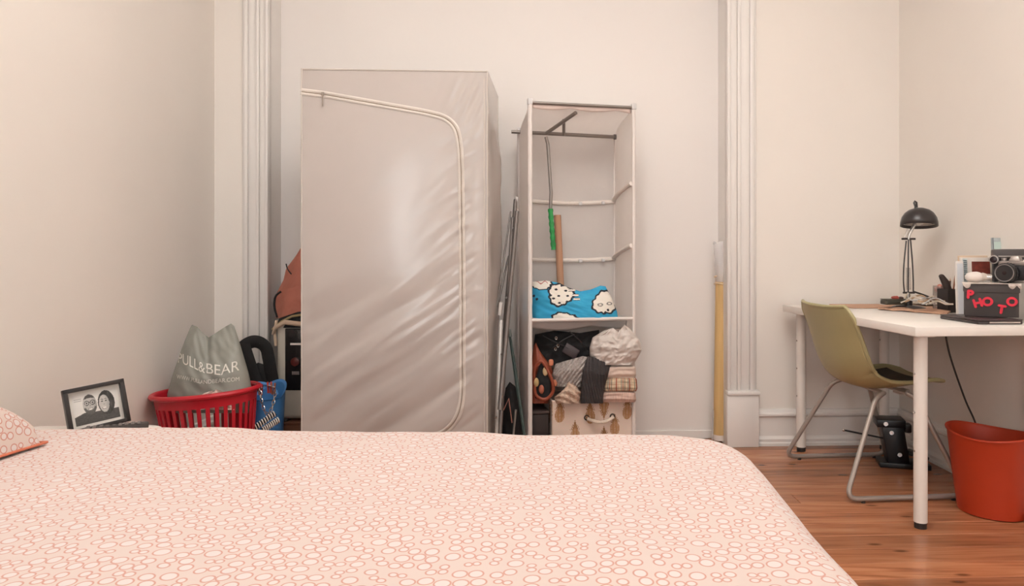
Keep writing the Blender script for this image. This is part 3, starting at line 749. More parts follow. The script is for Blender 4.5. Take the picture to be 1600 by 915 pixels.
Sack([(0, 440), (1, 446)], [(0, 496), (1, 492)], [(0, 452), (.5, 446), (1, 452)], 495, 3.47, [(0, .03), (.6, .035), (1, .01)], lambda u, v: .006*nz(u*8, v*7)).mesh(24, 16).build('front_pocket', M_sal, bp)
MB().tube(fillet([P(447, 412, 3.50), P(449, 420, 3.49), P(455, 428, 3.48)], .03), .003, 6).build('zip_slit', M_bcl, bp)
MB().tube(fillet([P(439, 455, 3.50), P(430, 462, 3.49), P(428, 478, 3.49), P(433, 496, 3.48)], .03), .005, 6).build('strap', M_bcl, bp)
gp = MB(); gp.box(P(421, 560, 3.66)+Vector((0, 0, 0)), (.016, .12, .66), rotm(y=0)); gp.v = [v+Vector((0, 0, .33-P(421, 560, 3.66).z)) for v in gp.v]
gp.v = [v*1.0 for v in gp.v]
for v in gp.v:
    if v.z > .3: v.z = P(0, 462, 3.66).z
gp.build('panel_board', mat('grey_board', srgb(176, 166, 154), .6), None, bev=.002, label='thin pale grey board standing between pilaster and heater', cat='board')

# ------------------------------------------------------------------ between wardrobe and shelf unit
M_rack = mat('rack_metal', srgb(118, 110, 106), .35, metal=.5)
rk = thing('drying_rack', 'folded grey metal clothes drying rack leaning between wardrobe and shelf unit', 'drying rack', P(775, 690, 3.24))
def floorize(p): p = Vector(p); p.z = max(p.z, .012); return p
for a, b_, r in (((806, 312, 3.40), (772, 705, 3.20), .0105), ((801, 340, 3.36), (780, 700, 3.14), .009), ((808, 330, 3.36), (781, 640, 3.14), .0105), ((795, 400, 3.42), (779, 470, 3.30), .005), ((798, 330, 3.42), (776, 480, 3.26), .0045)):
    MB().tube([P(*a), floorize(P(*b_))], r, 10).build('tube', M_rack, rk)
MB().tube([P(806, 330, 3.40), P(807, 308, 3.40)], .010, 10).build('end_cap', mat('pale_cap', srgb(196, 190, 186), .4), rk)
for t in (.12, .4, .62, .86):
    a = P(806, 312, 3.40).lerp(floorize(P(772, 705, 3.20)), t); MB().tube([a+Vector((0, -.07, 0)), a+Vector((.004, .06, 0))], .0045, 8).build('cross_bar', M_rack, rk)
MB().box(P(782, 482, 3.24), (.014, .03, .06), rotm(y=.1)).build('hinge', MATS['pale_cap'], rk, bev=.003)
MB().tube([P(783, 500, 3.25), floorize(P(776, 690, 3.17))], .011, 10).build('tube', mat('white_metal', srgb(204, 198, 192), .35, metal=.3), rk)
um = thing('green_pole', 'dark green slim pole leaning against the shelf unit side', 'pole', floorize(P(822, 700, 3.27)))
MB().tube([P(796, 520, 3.44), P(808, 600, 3.36), floorize(P(821, 690, 3.27))], [.006, .009, .007], 8).build('shaft', mat('dark_green', srgb(52, 66, 62), .5), um)
MB().tube([P(795, 514, 3.445), P(797, 526, 3.435)], .010, 8).build('tip', mat('grey_tip', srgb(110, 116, 112), .4), um)
dk = thing('dark_bag', 'dark bag on the floor between wardrobe and shelf unit', 'bag', floorize(P(798, 700, 3.44)))
Sack([(0, 783), (.6, 784), (1, 790)], [(0, 818), (.6, 815), (1, 806)], [(0, 606), (.4, 596), (1, 604)], 700, 3.46, [(0, .08), (.6, .07), (1, .015)], lambda u, v: .01*nz(u*5, v*6)).mesh(22, 20).build('bag_body', M_bcl, dk)
MB().tube([P(787, 640, 3.36), P(795, 622, 3.36), P(800, 660, 3.36)], .008, 6, flat=.3).build('strap', mat('pink_strap', srgb(190, 130, 116), .7), dk)
MB().tube([P(806, 640, 3.35), P(801, 690, 3.35)], .012, 8, flat=.4).build('strap', mat('pale_strap', srgb(150, 146, 140), .6), dk)

# ------------------------------------------------------------------ things on the shelf unit
rod = thing('hanging_rod', 'grey bent rod with bright green grip hanging inside the shelf unit', 'rod', P(864, 392, 3.58))
MB().tube([P(853, 214, 3.585), P(856, 225, 3.58), P(861, 300, 3.58), P(860, 328, 3.58)], .0085, 10).build('shaft', M_grey, rod)
m = MB(); gpath = [P(860+(k/20)*5, 326+64*k/20, 3.58) for k in range(21)]
m.tube(gpath, [.0125*(1+.14*math.sin(k*1.9)) for k in range(21)], 10).build('grip', mat('green_grip', srgb(38, 140, 70), .5, var=.35, nscale=30), rod, label='bright green grip')
pk = MB().tube([P(871, 336, 3.66), P(878, 491.5, 3.635)], .0180, 14)
pk.build('cardboard_tube', mat('kraft_tube', srgb(176, 132, 104), .75), None, label='slim brown cardboard tube standing on the upper shelf behind the blue blanket', cat='tube')
# blue blanket with white printed blobs
bk_ = Sack([(0, 830), (.5, 831), (1, 831)], [(0, 966), (.25, 964), (.6, 957), (1, 946)],
           [(0, 440), (.2, 438), (.38, 442), (.50, 449), (.66, 455), (.80, 452), (.93, 446), (1, 447)], 499, 3.53, [(0, .085), (.5, .075), (.85, .04), (1, .015)], lambda u, v: .010*nz(u*5, v*3)+.006*nz((u+v)*8, (u-v)*4, 3))
def in_blob(x, y, cx_, cy_, rx, ry, seed, wob=.05):
    a = math.atan2((y-cy_)/ry, (x-cx_)/rx); r = math.hypot((x-cx_)/rx, (y-cy_)/ry)
    return r/(1+wob*math.sin(a*11+seed)+.10*math.sin(a*3+seed*2))
def blanket_col(u, v):
    x, y = bk_.px(u, v)
    sky = mix(srgb(44, 150, 196), srgb(62, 170, 208), .5+.5*nz(u*6, v*6))
    c = sky; W_, K_ = srgb(235, 226, 214), srgb(40, 42, 50)
    for cx_, cy_, rx, ry, sd in ((876, 460, 20, 17, 1), (845, 443, 18, 9, 2), (944, 473, 18, 18, 3), (882, 501, 22, 13, 4)):
        r = in_blob(x, y, cx_, cy_, rx, ry, sd)
        if r < .90: c = W_
        elif r < 1.06: c = K_
    for sx, sy in ((869, 452), (884, 454), (873, 462), (887, 462), (865, 466), (886, 471), (874, 473), (860, 461), (878, 446)):
        if math.hypot((x-sx)/2.4, (y-sy)/1.6) < 1: c = K_
    for sx, sy in ((950, 484), (946, 488), (834, 462), (839, 467), (898, 493)):
        if math.hypot((x-sx)/2.0, (y-sy)/2.0) < 1: c = K_
    for sx, sy in ((938, 476), (952, 474)):
        if .5 < math.hypot((x-sx)/4.5, (y-sy)/2.8) < 1: c = mix(K_, W_, .3)
    for yy_, x0, x1 in ((453, 888, 899), (461, 894, 904), (467, 896, 906)):
        if x0 < x < x1 and abs(y-yy_) < 2.2: c = W_ if abs(y-yy_) < 1.2 else K_
    if abs(y-441-2*math.sin(x*.5)) < .8 and 838 < x < 856: c = srgb(170, 80, 80)
    return c
NU, NV = 150, 80; m = MB(); m.grid(lambda u, v: bk_.pt(u, v, -1), NU, NV); pc = [blanket_col((i+.5)/NU, (j+.5)/NV) for j in range(NV) for i in range(NU)]
m.grid(lambda u, v: bk_.pt(1-u, v, 1), 40, 30); pc += [srgb(50, 155, 198)]*1200
m.build('blanket', paint_mat('printed_fleece', .9), None, paint=pc, label='folded bright blue blanket with white spotted animal print on the upper shelf', cat='blanket')
# pineapple storage box
pb = thing('storage_box', 'cream fabric storage box printed with tan pineapples at the shelf bottom', 'box', S(.315, .135, .055), rz=SA)
BWd, BDp, BHt = .405, .25, .235
def pine_col(u, v):
    x, z = u*BWd, v*BHt; c = srgb(226, 205, 190); T_ = srgb(176, 132, 92)
    for cx_, cz, up in ((.035, .165, 1), (.11, .06, 1), (.185, .155, 1), (.255, .215, -1), (.31, .09, 1), (.375, .165, 1), (.42, .02, 1), (.255, .03, 1), (.03, .02, -1)):
        dx, dz = x-cx_, (z-cz)*up
        if (dx/.024)**2+(dz/.036)**2 < 1:
            c = T_ if (int((dx+dz)*180)+int((dx-dz)*180)) % 5 else mix(T_, srgb(226, 205, 190), .35)
        elif .030 < dz < .078:
            h = (dz-.030)/.048
            if abs(dx) < .026*(1-h)*(.35+.65*abs(math.sin(dx*420+dz*160))): c = mix(T_, srgb(120, 84, 60), .35)
    return c
NU, NV = 120, 70; m = MB()
m.grid(lambda u, v: Vector(((u-.5)*BWd, -BDp/2-.006*math.sin(PI*u)+.003*nz(u*5, v*5), v*BHt+.006*math.sin(u*7)*v)), NU, NV)
pc = [pine_col((i+.5)/NU, (j+.5)/NV) for j in range(NV) for i in range(NU)]
for fn in (lambda u, v: Vector((BWd/2, -BDp/2+BDp*u, v*BHt)), lambda u, v: Vector((-BWd/2, BDp/2-BDp*u, v*BHt)), lambda u, v: Vector((BWd/2-BWd*u, BDp/2, v*BHt))):
    m.grid(fn, 40, 30); pc += [pine_col((i+.5)/40*.6, (j+.5)/30) for j in range(30) for i in range(40)]
m.grid(lambda u, v: Vector(((u-.5)*BWd, (v-.5)*BDp, .003)), 2, 2); pc += [srgb(200, 180, 160)]*4
m.build('box_walls', paint_mat('pineapple_print', .85), pb, local=True, paint=pc, solid=.004)
hem = [(-BWd/2, -BDp/2-.003, BHt), (BWd/2, -BDp/2-.003, BHt), (BWd/2, BDp/2, BHt), (-BWd/2, BDp/2, BHt)]
MB().tube(fillet(hem, .015, 4, True), .005, 6, closed=True).build('hem', mat('cream_hem', srgb(224, 202, 188), .85), pb, local=True)
for sx in (-.035, .095):
    MB().tube([Vector((sx+.011*math.cos(a), -BDp/2-.009, .150+.011*math.sin(a))) for a in [2*PI*k/16 for k in range(16)]], .003, 6, closed=True).build('eyelet', mat('eyelet_metal', srgb(70, 62, 58), .35, metal=.7), pb, local=True)
hp = [Vector((-.035+.13*k/16, -BDp/2-.022-.022*math.sin(PI*k/16), .148-.016*math.sin(PI*k/16))) for k in range(17)]
MB().tube(hp, [.0085*(1+.1*math.sin(k*2.4)) for k in range(17)], 8).build('rope_handle', mat('rope', srgb(222, 204, 188), .9, bump=.5, bscale=150), pb, local=True)
# dark things beside the box, low
db = thing('dark_box', 'small dark box squeezed left of the pineapple storage box', 'box', S(.055, .13, .055), rz=SA)
MB().box((0, 0, .085), (.085, .20, .17)).build('box_body', mat('dark_card', srgb(44, 34, 32), .7), db, local=True, bev=.004)
MB().box((0, 0, .178), (.09, .205, .014)).build('lid', mat('dark_lid', srgb(64, 50, 46), .6), db, local=True, bev=.003)
# clothes piled in the storage box
def garment(name, label, cat, px_, py0, py1, d, D, m_, top=None, wr=None, nu=34, nv=22, group=None):
    l, r = px_
    s_ = Sack([(0, l+2), (.2, l), (.8, l+1), (1, l+5)], [(0, r-2), (.2, r), (.8, r-1), (1, r-5)], top or [(0, py0+2), (.5, py0), (1, py0+2)], py1, d, [(0, D*.75), (.25, D), (.75, D), (1, D*.3)], wr or (lambda u, v: .005*nz(u*6+px_[0], v*5)), .35)
    return s_
def knit(name, col): return mat(name, col, .95, var=.25, nscale=90, bump=.9, bscale=110)
garment(0, 0, 0, (936, 994), 568, 590, 3.475, .05, 0).mesh(34, 22).build('folded_shirt', mat('pale_cotton', srgb(212, 190, 176), .9, bump=.2), None, label='folded pale shirt on top of the plaid shirt in the shelf unit', cat='shirt')
def plaid(u, v):
    a, b_ = (u*5.2) % 1, (v*2.6) % 1
    c = srgb(206, 184, 158)
    if a < .16: c = srgb(164, 92, 70)
    elif .30 < a < .36: c = srgb(110, 112, 100)
    elif .52 < a < .66: c = srgb(226, 204, 170)
    elif .78 < a < .86: c = srgb(128, 136, 126)
    if b_ < .16: c = mix(c, srgb(150, 88, 64), .5)
    elif .45 < b_ < .55: c = mix(c, srgb(90, 96, 90), .45)
    return c
g_ = garment(0, 0, 0, (941, 996), 586, 611, 3.475, .052, 0)
NU, NV = 60, 30; m = MB(); m.grid(lambda u, v: g_.pt(u, v, -1), NU, NV); m.grid(lambda u, v: g_.pt(1-u, v, 1), NU, NV)
m.build('plaid_shirt', paint_mat('plaid_print', .9), None, paint=[plaid((i+.5)/NU, (j+.5)/NV) for q_ in (0, 1) for j in range(NV) for i in range(NU)], label='folded tan and red plaid shirt in the pineapple box', cat='shirt')
garment(0, 0, 0, (938, 994), 609, 628, 3.475, .052, 0).mesh(34, 18).build('folded_shirt', mat('striped_cotton', srgb(206, 176, 162), .9, var=.18, nscale=24, stretch=(8, 1, 1)), None, label='folded pinkish striped shirt under the plaid shirt', cat='shirt')
dg_ = Sack([(0, 907), (.4, 908), (.7, 910), (1, 918)], [(0, 942), (.4, 944), (.7, 950), (1, 955)], [(0, 556), (.3, 558), (1, 570)], 630, 3.45, [(0, .075), (.7, .075), (1, .03)], lambda u, v: .006*nz(u*5, v*5)+.003*math.sin((u*.9+v*.5)*60), .35)
dg_.mesh(70, 40).build('corduroy_trousers', mat('charcoal_cord', srgb(58, 52, 52), .9, bump=.4, bscale=80), None, label='folded charcoal ribbed trousers between the knits and plaid shirt', cat='trousers')
k1 = Sack([(0, 866), (.5, 862), (1, 868)], [(0, 908), (.5, 916), (1, 921)], [(0, 568), (.4, 562), (.8, 556), (1, 558)], 604, 3.47, [(0, .06), (.6, .075), (1, .03)], lambda u, v: .008*nz(u*5, v*4)+.004*math.sin((u*1.2-v*.7)*38), .4)
k1.mesh(60, 36).build('grey_sweater', knit('grey_knit', srgb(168, 158, 152)), None, label='chunky light grey knit sweater stuffed above the cream scarf', cat='sweater')
k2 = Sack([(0, 868), (.4, 866), (1, 884)], [(0, 906), (.5, 908), (1, 896)], [(0, 606), (.5, 590), (1, 596)], 630, 3.44, [(0, .06), (.5, .065), (1, .02)], lambda u, v: .006*nz(u*4, v*4)+.006*math.sin((v*1.6+u*.9)*14), .4)
k2.mesh(44, 30).build('knit_scarf', knit('cream_knit', srgb(204, 176, 156)), None, label='rolled cream knit scarf below the grey sweater', cat='scarf')
# open brown leather handbag
hb = thing('handbag', 'open rust-brown leather handbag stuffed at the left of the lower shelf', 'bag', P(846, 632, 3.47))
M_lea = mat('rust_leather', srgb(140, 66, 42), .5, var=.15, bump=.2, bscale=50)
hl = Sack([(0, 826), (.4, 824), (.7, 830), (1, 834)], [(0, 856), (.4, 868), (.7, 862), (1, 843)], [(0, 540), (.4, 535), (1, 548)], 630, 3.50, [(0, .06), (.6, .05), (1, .012)], lambda u, v: .006*nz(u*5, v*5), .4)
hl.mesh(36, 34).build('bag_body', M_lea, hb)
op = [P(834, 575, 3.418), P(846, 560, 3.412), P(862, 590, 3.415), P(866, 612, 3.42), P(852, 626, 3.42), P(836, 618, 3.42)]
MB().tube(fillet(op, .03, 5, True), .008, 8, closed=True).build('rim', M_lea, hb)
Sack([(0, 836), (.5, 836), (1, 842)], [(0, 860), (.5, 861), (1, 852)], [(0, 572), (.5, 564), (1, 574)], 622, 3.432, [(0, .004), (.5, .010), (1, .003)]).mesh(16, 16).build('dark_inside', M_bcl, hb)
for px_, py_, cname in ((838, 597, srgb(190, 160, 110)), (852, 580, srgb(198, 170, 130)), (846, 608, srgb(176, 100, 76))):
    MB().blob(P(px_, py_, 3.415), (.013, .008, .022), nu=12, nv=8).build('trinket', mat('trinket_%d' % px_, cname, .5), hb)
for px_, py_ in ((861, 566), (867, 598), (829, 585)):
    MB().blob(P(px_, py_, 3.428), (.012, .005, .016), .6, .6, nu=10, nv=8).build('leather_tab', mat('tan_tab', srgb(190, 116, 84), .6), hb)
# black bag with straps and buckles under the shelf
kb = thing('black_bag', 'black bag with straps and dark buckles below the upper shelf', 'bag', P(873, 570, 3.57))
Sack([(0, 834), (.5, 833), (1, 836)], [(0, 930), (.5, 938), (1, 936)], [(0, 522), (.3, 516), (.7, 520), (1, 515)], 570, 3.58, [(0, .07), (.6, .075), (1, .02)], lambda u, v: .014*nz(u*8, v*5)).mesh(40, 26).build('bag_body', M_bcl, kb)
for a, b_, c in (((848, 524), (880, 540), (905, 552)), ((890, 518), (905, 530), (918, 548)), ((862, 545), (880, 530), (898, 522))):
    MB().tube(fillet([P(*a, 3.485), P(*b_, 3.47), P(*c, 3.485)], .04, 5), .007, 6, flat=.4).build('strap', mat('strap_black', srgb(34, 30, 32), .5), kb)
MB().box(P(892, 548, 3.475), (.075, .012, .05), rotm(y=.55)).build('flap', mat('purple_black', srgb(62, 52, 54), .45), kb, bev=.004)
for px_, py_ in ((869, 528), (872, 540), (868, 545)):
    MB().tube([P(px_, py_, 3.47)+Vector((.005*math.cos(a), 0, .007*math.sin(a))) for a in [2*PI*k/10 for k in range(10)]], .0016, 5, closed=True).build('buckle', M_steel, kb)
# white plastic bag bulging out of the shelf
wb = Sack([(0, 922), (.5, 921), (.8, 926), (1, 944)], [(0, 990), (.4, 1003), (.7, 999), (1, 984)], [(0, 516), (.35, 512), (.55, 518), (.8, 507), (1, 513)], 570, 3.47, [(0, .05), (.5, .07), (1, .02)], lambda u, v: .012*nz(u*7, v*7)+.008*nz(u*15, v*13, 4), .45)
wb.mesh(44, 34).build('plastic_bag', mat('translucent_white_plastic', srgb(214, 202, 194), .35, trans=.12, var=.06, bump=.5, bscale=30), None, label='crumpled translucent white plastic bag bulging from the shelf unit', cat='bag', )

# ------------------------------------------------------------------ paper roll in the recess corner
rl = thing('paper_roll', 'tall straw-yellow paper roll in clear plastic leaning in the recess corner', 'roll', floorize(P(1126, 690, 3.80)))
m = MB(); pr = [P(1127.5, 428, 3.795), P(1124, 686, 3.785)]
m.tube([pr[1].lerp(pr[0], k/30) for k in range(31)], [.032*(1+.02*nz(k*.4)) for k in range(31)], 18).build('roll_body', mat('straw_paper', srgb(208, 172, 116), .6, var=.12, nscale=6, stretch=(6, 6, .6)), rl)
M_film = mat('clear_film', srgb(226, 220, 218), .25, alpha=.6, var=.04, bump=.5, bscale=25)
def film(u, v):
    z0, z1 = P(0, 440, 3.79).z, P(0, 379, 3.79).z; a = 2*PI*u
    r = .034+.006*v+.005*nz(math.cos(a)*2, math.sin(a)*2, v*6); c = pr[0]
    return Vector((c.x-.008*v+r*math.cos(a)*.95, c.y-.012+r*math.sin(a)*(1-.55*v), z0+(z1-z0)*v+.008*v*math.sin(3*a)))
MB().grid(film, 24, 14, closeu=True).build('plastic_sleeve', M_film, rl)
for zz in (432, 443):
    cz = P(1127, zz, 3.795); MB().tube([cz+Vector((.0355*math.cos(a), .0355*math.sin(a), .004*math.sin(2*a))) for a in [2*PI*k/20 for k in range(20)]], .004, 6, closed=True).build('tape_band', mat('pale_tape', srgb(228, 204, 168), .4), rl)
MB().tube([P(1124, 678, 3.785), floorize(P(1123.8, 690, 3.785))], .033, 16).build('end_cap', mat('white_cap', srgb(226, 214, 206), .5), rl)
MB().tube([P(1115, 640, 3.79)+Vector((0, 0, 0)), floorize(P(1114, 690, 3.79))], .006, 6).build('loose_film', M_film, rl)

# ------------------------------------------------------------------ desk
DA = math.radians(5.1); DZ = .738; DL, DWd = 1.17, .585
dk_o = Vector((1.24, 2.495, 0))                                   # near left corner
dx_, dy_ = Vector((math.cos(DA), math.sin(DA), 0)), Vector((-math.sin(DA), math.cos(DA), 0))
def DK(x, y, z=DZ): return dk_o+dx_*x+dy_*y+Vector((0, 0, z))
def on_desk(px_, py_, z=DZ):                                       # pixel -> point on the desk top
    d = (H-z)*F/(py_-CY); return P(px_, py_, d)
desk = thing('desk', 'white desk with round tube legs standing along the right wall', 'desk', DK(DWd/2, DL/2, 0), rz=DA)
M_dtop = mat('desk_laminate', srgb(238, 230, 222), .35, var=.02)
MB().box(DK(DWd/2, DL/2, DZ-.017), (DWd, DL, .034), rotm(z=DA)).build('desk_top', M_dtop, desk, bev=.003)
for x, y in ((.072, .085), (DWd-.072, .085), (.072, DL-.06), (DWd-.072, DL-.06)):
    lg = MB().tube([DK(x, y, .022), DK(x, y, DZ-.034)], .0235, 24).build('leg', M_white, desk)
    MB().tube([DK(x, y, 0), DK(x, y, .024)], .0215, 20).build('foot', mat('black_foot', srgb(40, 34, 32), .6), lg)
    MB().box(DK(x, y, DZ-.038), (.07, .07, .008), rotm(z=DA)).build('mounting_plate', M_white, lg, bev=.002)
    for zz in (.28, .42, .56): MB().tube([DK(x, y, zz)+Vector((-.0215, -.004, 0)), DK(x, y, zz)+Vector((-.0255, -.004, 0))], .004, 8).build('screw', M_steel, lg)

# ------------------------------------------------------------------ shell chair
CA = math.radians(5.0)
chair = thing('shell_chair', 'olive-green moulded shell chair on a grey steel sled base, tucked at the desk', 'chair', (1.368, 3.165, 0), rz=CA)
M_olive = mat('olive_plastic', srgb(166, 156, 114), .42, var=.05, nscale=4)
M_sled = mat('grey_steel', srgb(168, 158, 150), .35, metal=.4)
prof = fillet([(-.245, 0, .770), (-.212, 0, .65), (-.188, 0, .53), (-.150, 0, .445), (-.05, 0, .412), (.08, 0, .425), (.19, 0, .452), (.238, 0, .446)], .045, 4)
L_ = [0]
for a, b_ in zip(prof, prof[1:]): L_.append(L_[-1]+(b_-a).length)
def shell(u, v):
    s_ = L_[-1]*v
    i = next((k for k in range(len(prof)-1) if s_ <= L_[k+1]+1e-9), len(prof)-2)
    p = prof[i].lerp(prof[i+1], (s_-L_[i])/(L_[i+1]-L_[i]))
    tg = (prof[min(i+2, len(prof)-1)]-prof[max(i-1, 0)]).normalized(); n_ = Vector((-tg.z, 0, tg.x))   # towards the sitter
    if n_.z < 0 and v > .5: n_ = -n_
    n_ = Vector((tg.z*-1, 0, tg.x))
    w_ = interp([(0, .205), (.06, .238), (.3, .240), (.45, .222), (.7, .222), (.92, .20), (1, .165)], v)
    q = 2*u-1
    curl = interp([(0, .030), (.25, .055), (.45, .075), (.7, .045), (1, .012)], v)
    yy = q*w_
    return p+n_*curl*abs(q)**2.6+Vector((0, yy, 0))
shl = MB().grid(shell, 36, 60).build('shell', M_olive, chair, local=True, solid=.009)
ed = [shell(k/36, 0) for k in range(37)]+[shell(1, k/60) for k in range(1, 61)]+[shell(1-k/36, 1) for k in range(1, 37)]+[shell(0, 1-k/60) for k in range(1, 60)]
MB().tube(ed, .0085, 8, closed=True).build('rim', M_olive, shl, local=True)
MB().grid(lambda u, v: shell(.14+.72*u, .50+.40*v)+Vector((0, 0, .010+.006*math.sin(PI*u)*math.sin(PI*v))), 16, 16).build('seat_pad', mat('dark_olive_pad', srgb(70, 60, 46), .8, bump=.3), chair, local=True, solid=.006)
for sy in (-1, 1):
    y0, y1 = sy*.305, sy*.175
    pts = fillet([(-.03, y1, .408), (-.08, y1+sy*.02, .385), (-.262, y0, .0105), (.250, y0, .0105), (.10, y1+sy*.02, .385), (.07, y1, .405)], .055, 7)
    MB().tube([Vector(p)+Vector((0, 0, .006)) for p in pts], .0105, 10).build('sled_leg', M_sled, chair, local=True)
    for fx in (-.19, .19): MB().tube([(fx, y0, 0), (fx, y0, .010)], .009, 8).build('glide', MATS['black_foot'], chair, local=True)
for fx in (-.03, .07): MB().tube([(fx, -.178, .412), (fx, .178, .412)], .0095, 8).build('cross_bar', M_sled, chair, local=True)
MB().box((.09, -.10, .405), (.05, .05, .02)).build('bracket', M_sled, chair, local=True, bev=.003)

# ------------------------------------------------------------------ desk lamp
LD = 3.33
lb = P(1419, 0, LD); lb.z = DZ
lamp = thing('desk_lamp', 'black spring-arm desk lamp with domed shade near the desk back', 'lamp', lb)
M_lamp = mat('lamp_black', srgb(48, 42, 42), .28, var=.05)
MB().lathe([(.0, 0), (.075, .0), (.075, .010), (.06, .018), (.02, .022), (.018, .05)], 28, c=lb).build('base', M_lamp, lamp)
def LP(px_, py_): return P(px_, py_, LD)
for pts in ([LP(1413, 456), LP(1411.5, 440), LP(1412, 415), LP(1414, 395), LP(1416, 376)], [LP(1427, 456), LP(1427, 440), LP(1426, 415), LP(1424.5, 395), LP(1422.5, 374)], [LP(1419, 460), LP(1419, 415), LP(1419.5, 374)]):
    MB().tube(fillet(pts, .03, 3), .0034, 8).build('arm_rod', M_lamp, lamp)
for x0, y0, x1, y1 in ((1417, 452, 1417, 418), (1422, 452, 1421, 418)):
    a, b_ = LP(x0, y0), LP(x1, y1); n_ = 90
    MB().tube([a.lerp(b_, k/n_)+Vector((.0042*math.cos(k*1.25), .0042*math.sin(k*1.25), 0)) for k in range(n_+1)], .0010, 4).build('spring', M_steel, lamp)
for x0, x1, yy in ((1409, 1430, 373), (1411, 1429, 457)): MB().tube([LP(x0, yy), LP(x1, yy)], .0048, 8).build('cross_pin', M_lamp, lamp)
MB().tube([LP(1419, 457), LP(1419, 468)], .009, 10).build('stem', M_steel, lamp)
MB().tube([LP(1419, 374), LP(1421, 366), LP(1426, 356), LP(1430, 347)], [.006, .007, .008, .008], 10).build('neck', M_steel, lamp)
MB().tube([LP(1414, 371), LP(1419, 358)], .0045, 8).build('neck_spring', M_steel, lamp)
Mh = Matrix.Translation(LP(1436, 353)) @ Matrix.Rotation(math.radians(4), 4, 'Y') @ Matrix.Rotation(math.radians(-7), 4, 'X')
dome = [(.080, 0), (.0795, .018), (.074, .040), (.062, .060), (.045, .074), (.024, .082), (.004, .085)]
sh = MB().lathe(dome, 36, M=Mh, capb=False).build('shade', M_lamp, lamp, solid=.003)
MB().lathe([(.0785, .001), (.078, .018), (.0725, .038), (.06, .057), (.04, .071), (.004, .078)], 36, M=Mh, capb=False, capt=False).build('shade_lining', mat('lamp_white', srgb(226, 216, 208), .5), sh)
MB().lathe(sphere_prof(.026, 10, .03), 16, M=Mh).build('bulb', mat('bulb_glass', srgb(232, 228, 220), .3), lamp)
tp = LP(1430, 326)
MB().tube([tp, tp+Vector((.0, 0, .012)), tp+Vector((-.006, 0, .028)), tp+Vector((-.002, 0, .036)), tp+Vector((.006, 0, .030)), tp+Vector((.008, 0, .006))], .0045, 8).build('top_hook', M_lamp, sh)

# ------------------------------------------------------------------ papers and cables on the desk
def slab(name, label, cat, corners, th, m_, z=DZ, wob=0.0, group=None, parent=None):
    c = [Vector(p) for p in corners]; m = MB(); n_ = 14
    def f(u, v, up):
        p = (c[0]*(1-u)+c[1]*u)*(1-v)+(c[3]*(1-u)+c[2]*u)*v
        return Vector((p.x, p.y, z+(th if up else 0)+(wob*abs(nz(u*3+c[0].x*7, v*3))*(1 if up else .8) if wob else 0)))
    m.grid(lambda u, v: f(u, v, True), n_, n_); m.grid(lambda u, v: f(1-u, v, False), n_, n_)
    for e in range(4):
        g = (lambda t: (t, 0), lambda t: (1, t), lambda t: (1-t, 1), lambda t: (0, 1-t))[e]
        m.grid(lambda t, v, g=g: f(*g(t), v > .5), n_, 1)
    return m.build(name, m_, parent, weld=True, label=label, cat=cat, group=group)
M_kraft = mat('kraft_paper', srgb(190, 148, 122), .8, var=.07, nscale=20)
slab('brown_folder', 'flat brown card folder at the back left of the desk', 'folder', [DK(.225, .88), DK(.47, .87), DK(.48, 1.12), DK(.23, 1.13)], .004, M_kraft, z=DZ+.001)
slab('paper_envelope', 'crumpled tan paper envelope lying in front of the desk lamp', 'envelope', [on_desk(1372, 484), on_desk(1480, 492), on_desk(1500, 479), on_desk(1392, 473)], .006, M_kraft, z=DZ+.001, wob=.014)
slab('printed_cloth', 'small speckled woven cloth under the cables by the lamp base', 'cloth', [on_desk(1391, 478.5), on_desk(1468, 482), on_desk(1470, 474.5), on_desk(1398, 473)], .005, mat('speckled_cloth', srgb(196, 182, 168), .9, var=.5, nscale=120), z=DZ+.018, wob=.005)
pb_ = on_desk(1396, 475, DZ+.026)
bb_ = thing('dark_case', 'small dark greenish case lying left of the desk lamp base', 'case', Vector((pb_.x, pb_.y, DZ+.024)), rz=.1)
MB().box((0, 0, .012), (.10, .06, .022)).build('body', mat('dark_green_case', srgb(58, 56, 46), .4), bb_, local=True, bev=.006)
MB().box((0, 0, .025), (.098, .058, .004)).build('lid_edge', mat('case_trim', srgb(84, 78, 66), .4), bb_, local=True, bev=.001)
rdp = Vector((pb_.x+.01, pb_.y, DZ+.056))
rt = thing('trinket_charm', 'tiny red and dark trinket resting on the dark case', 'trinket', rdp-Vector((0, 0, .006)))
MB().blob(rdp, (.020, .012, .009), nu=14, nv=8, disp=lambda v: v*.25*nz(v.x*90, v.z*90)).build('bead', mat('red_bead', srgb(150, 62, 52), .5), rt)
MB().blob(rdp+Vector((.024, 0, -.001)), (.014, .010, .007), nu=12, nv=8).build('bead', mat('dark_bead', srgb(70, 48, 44), .5), rt)
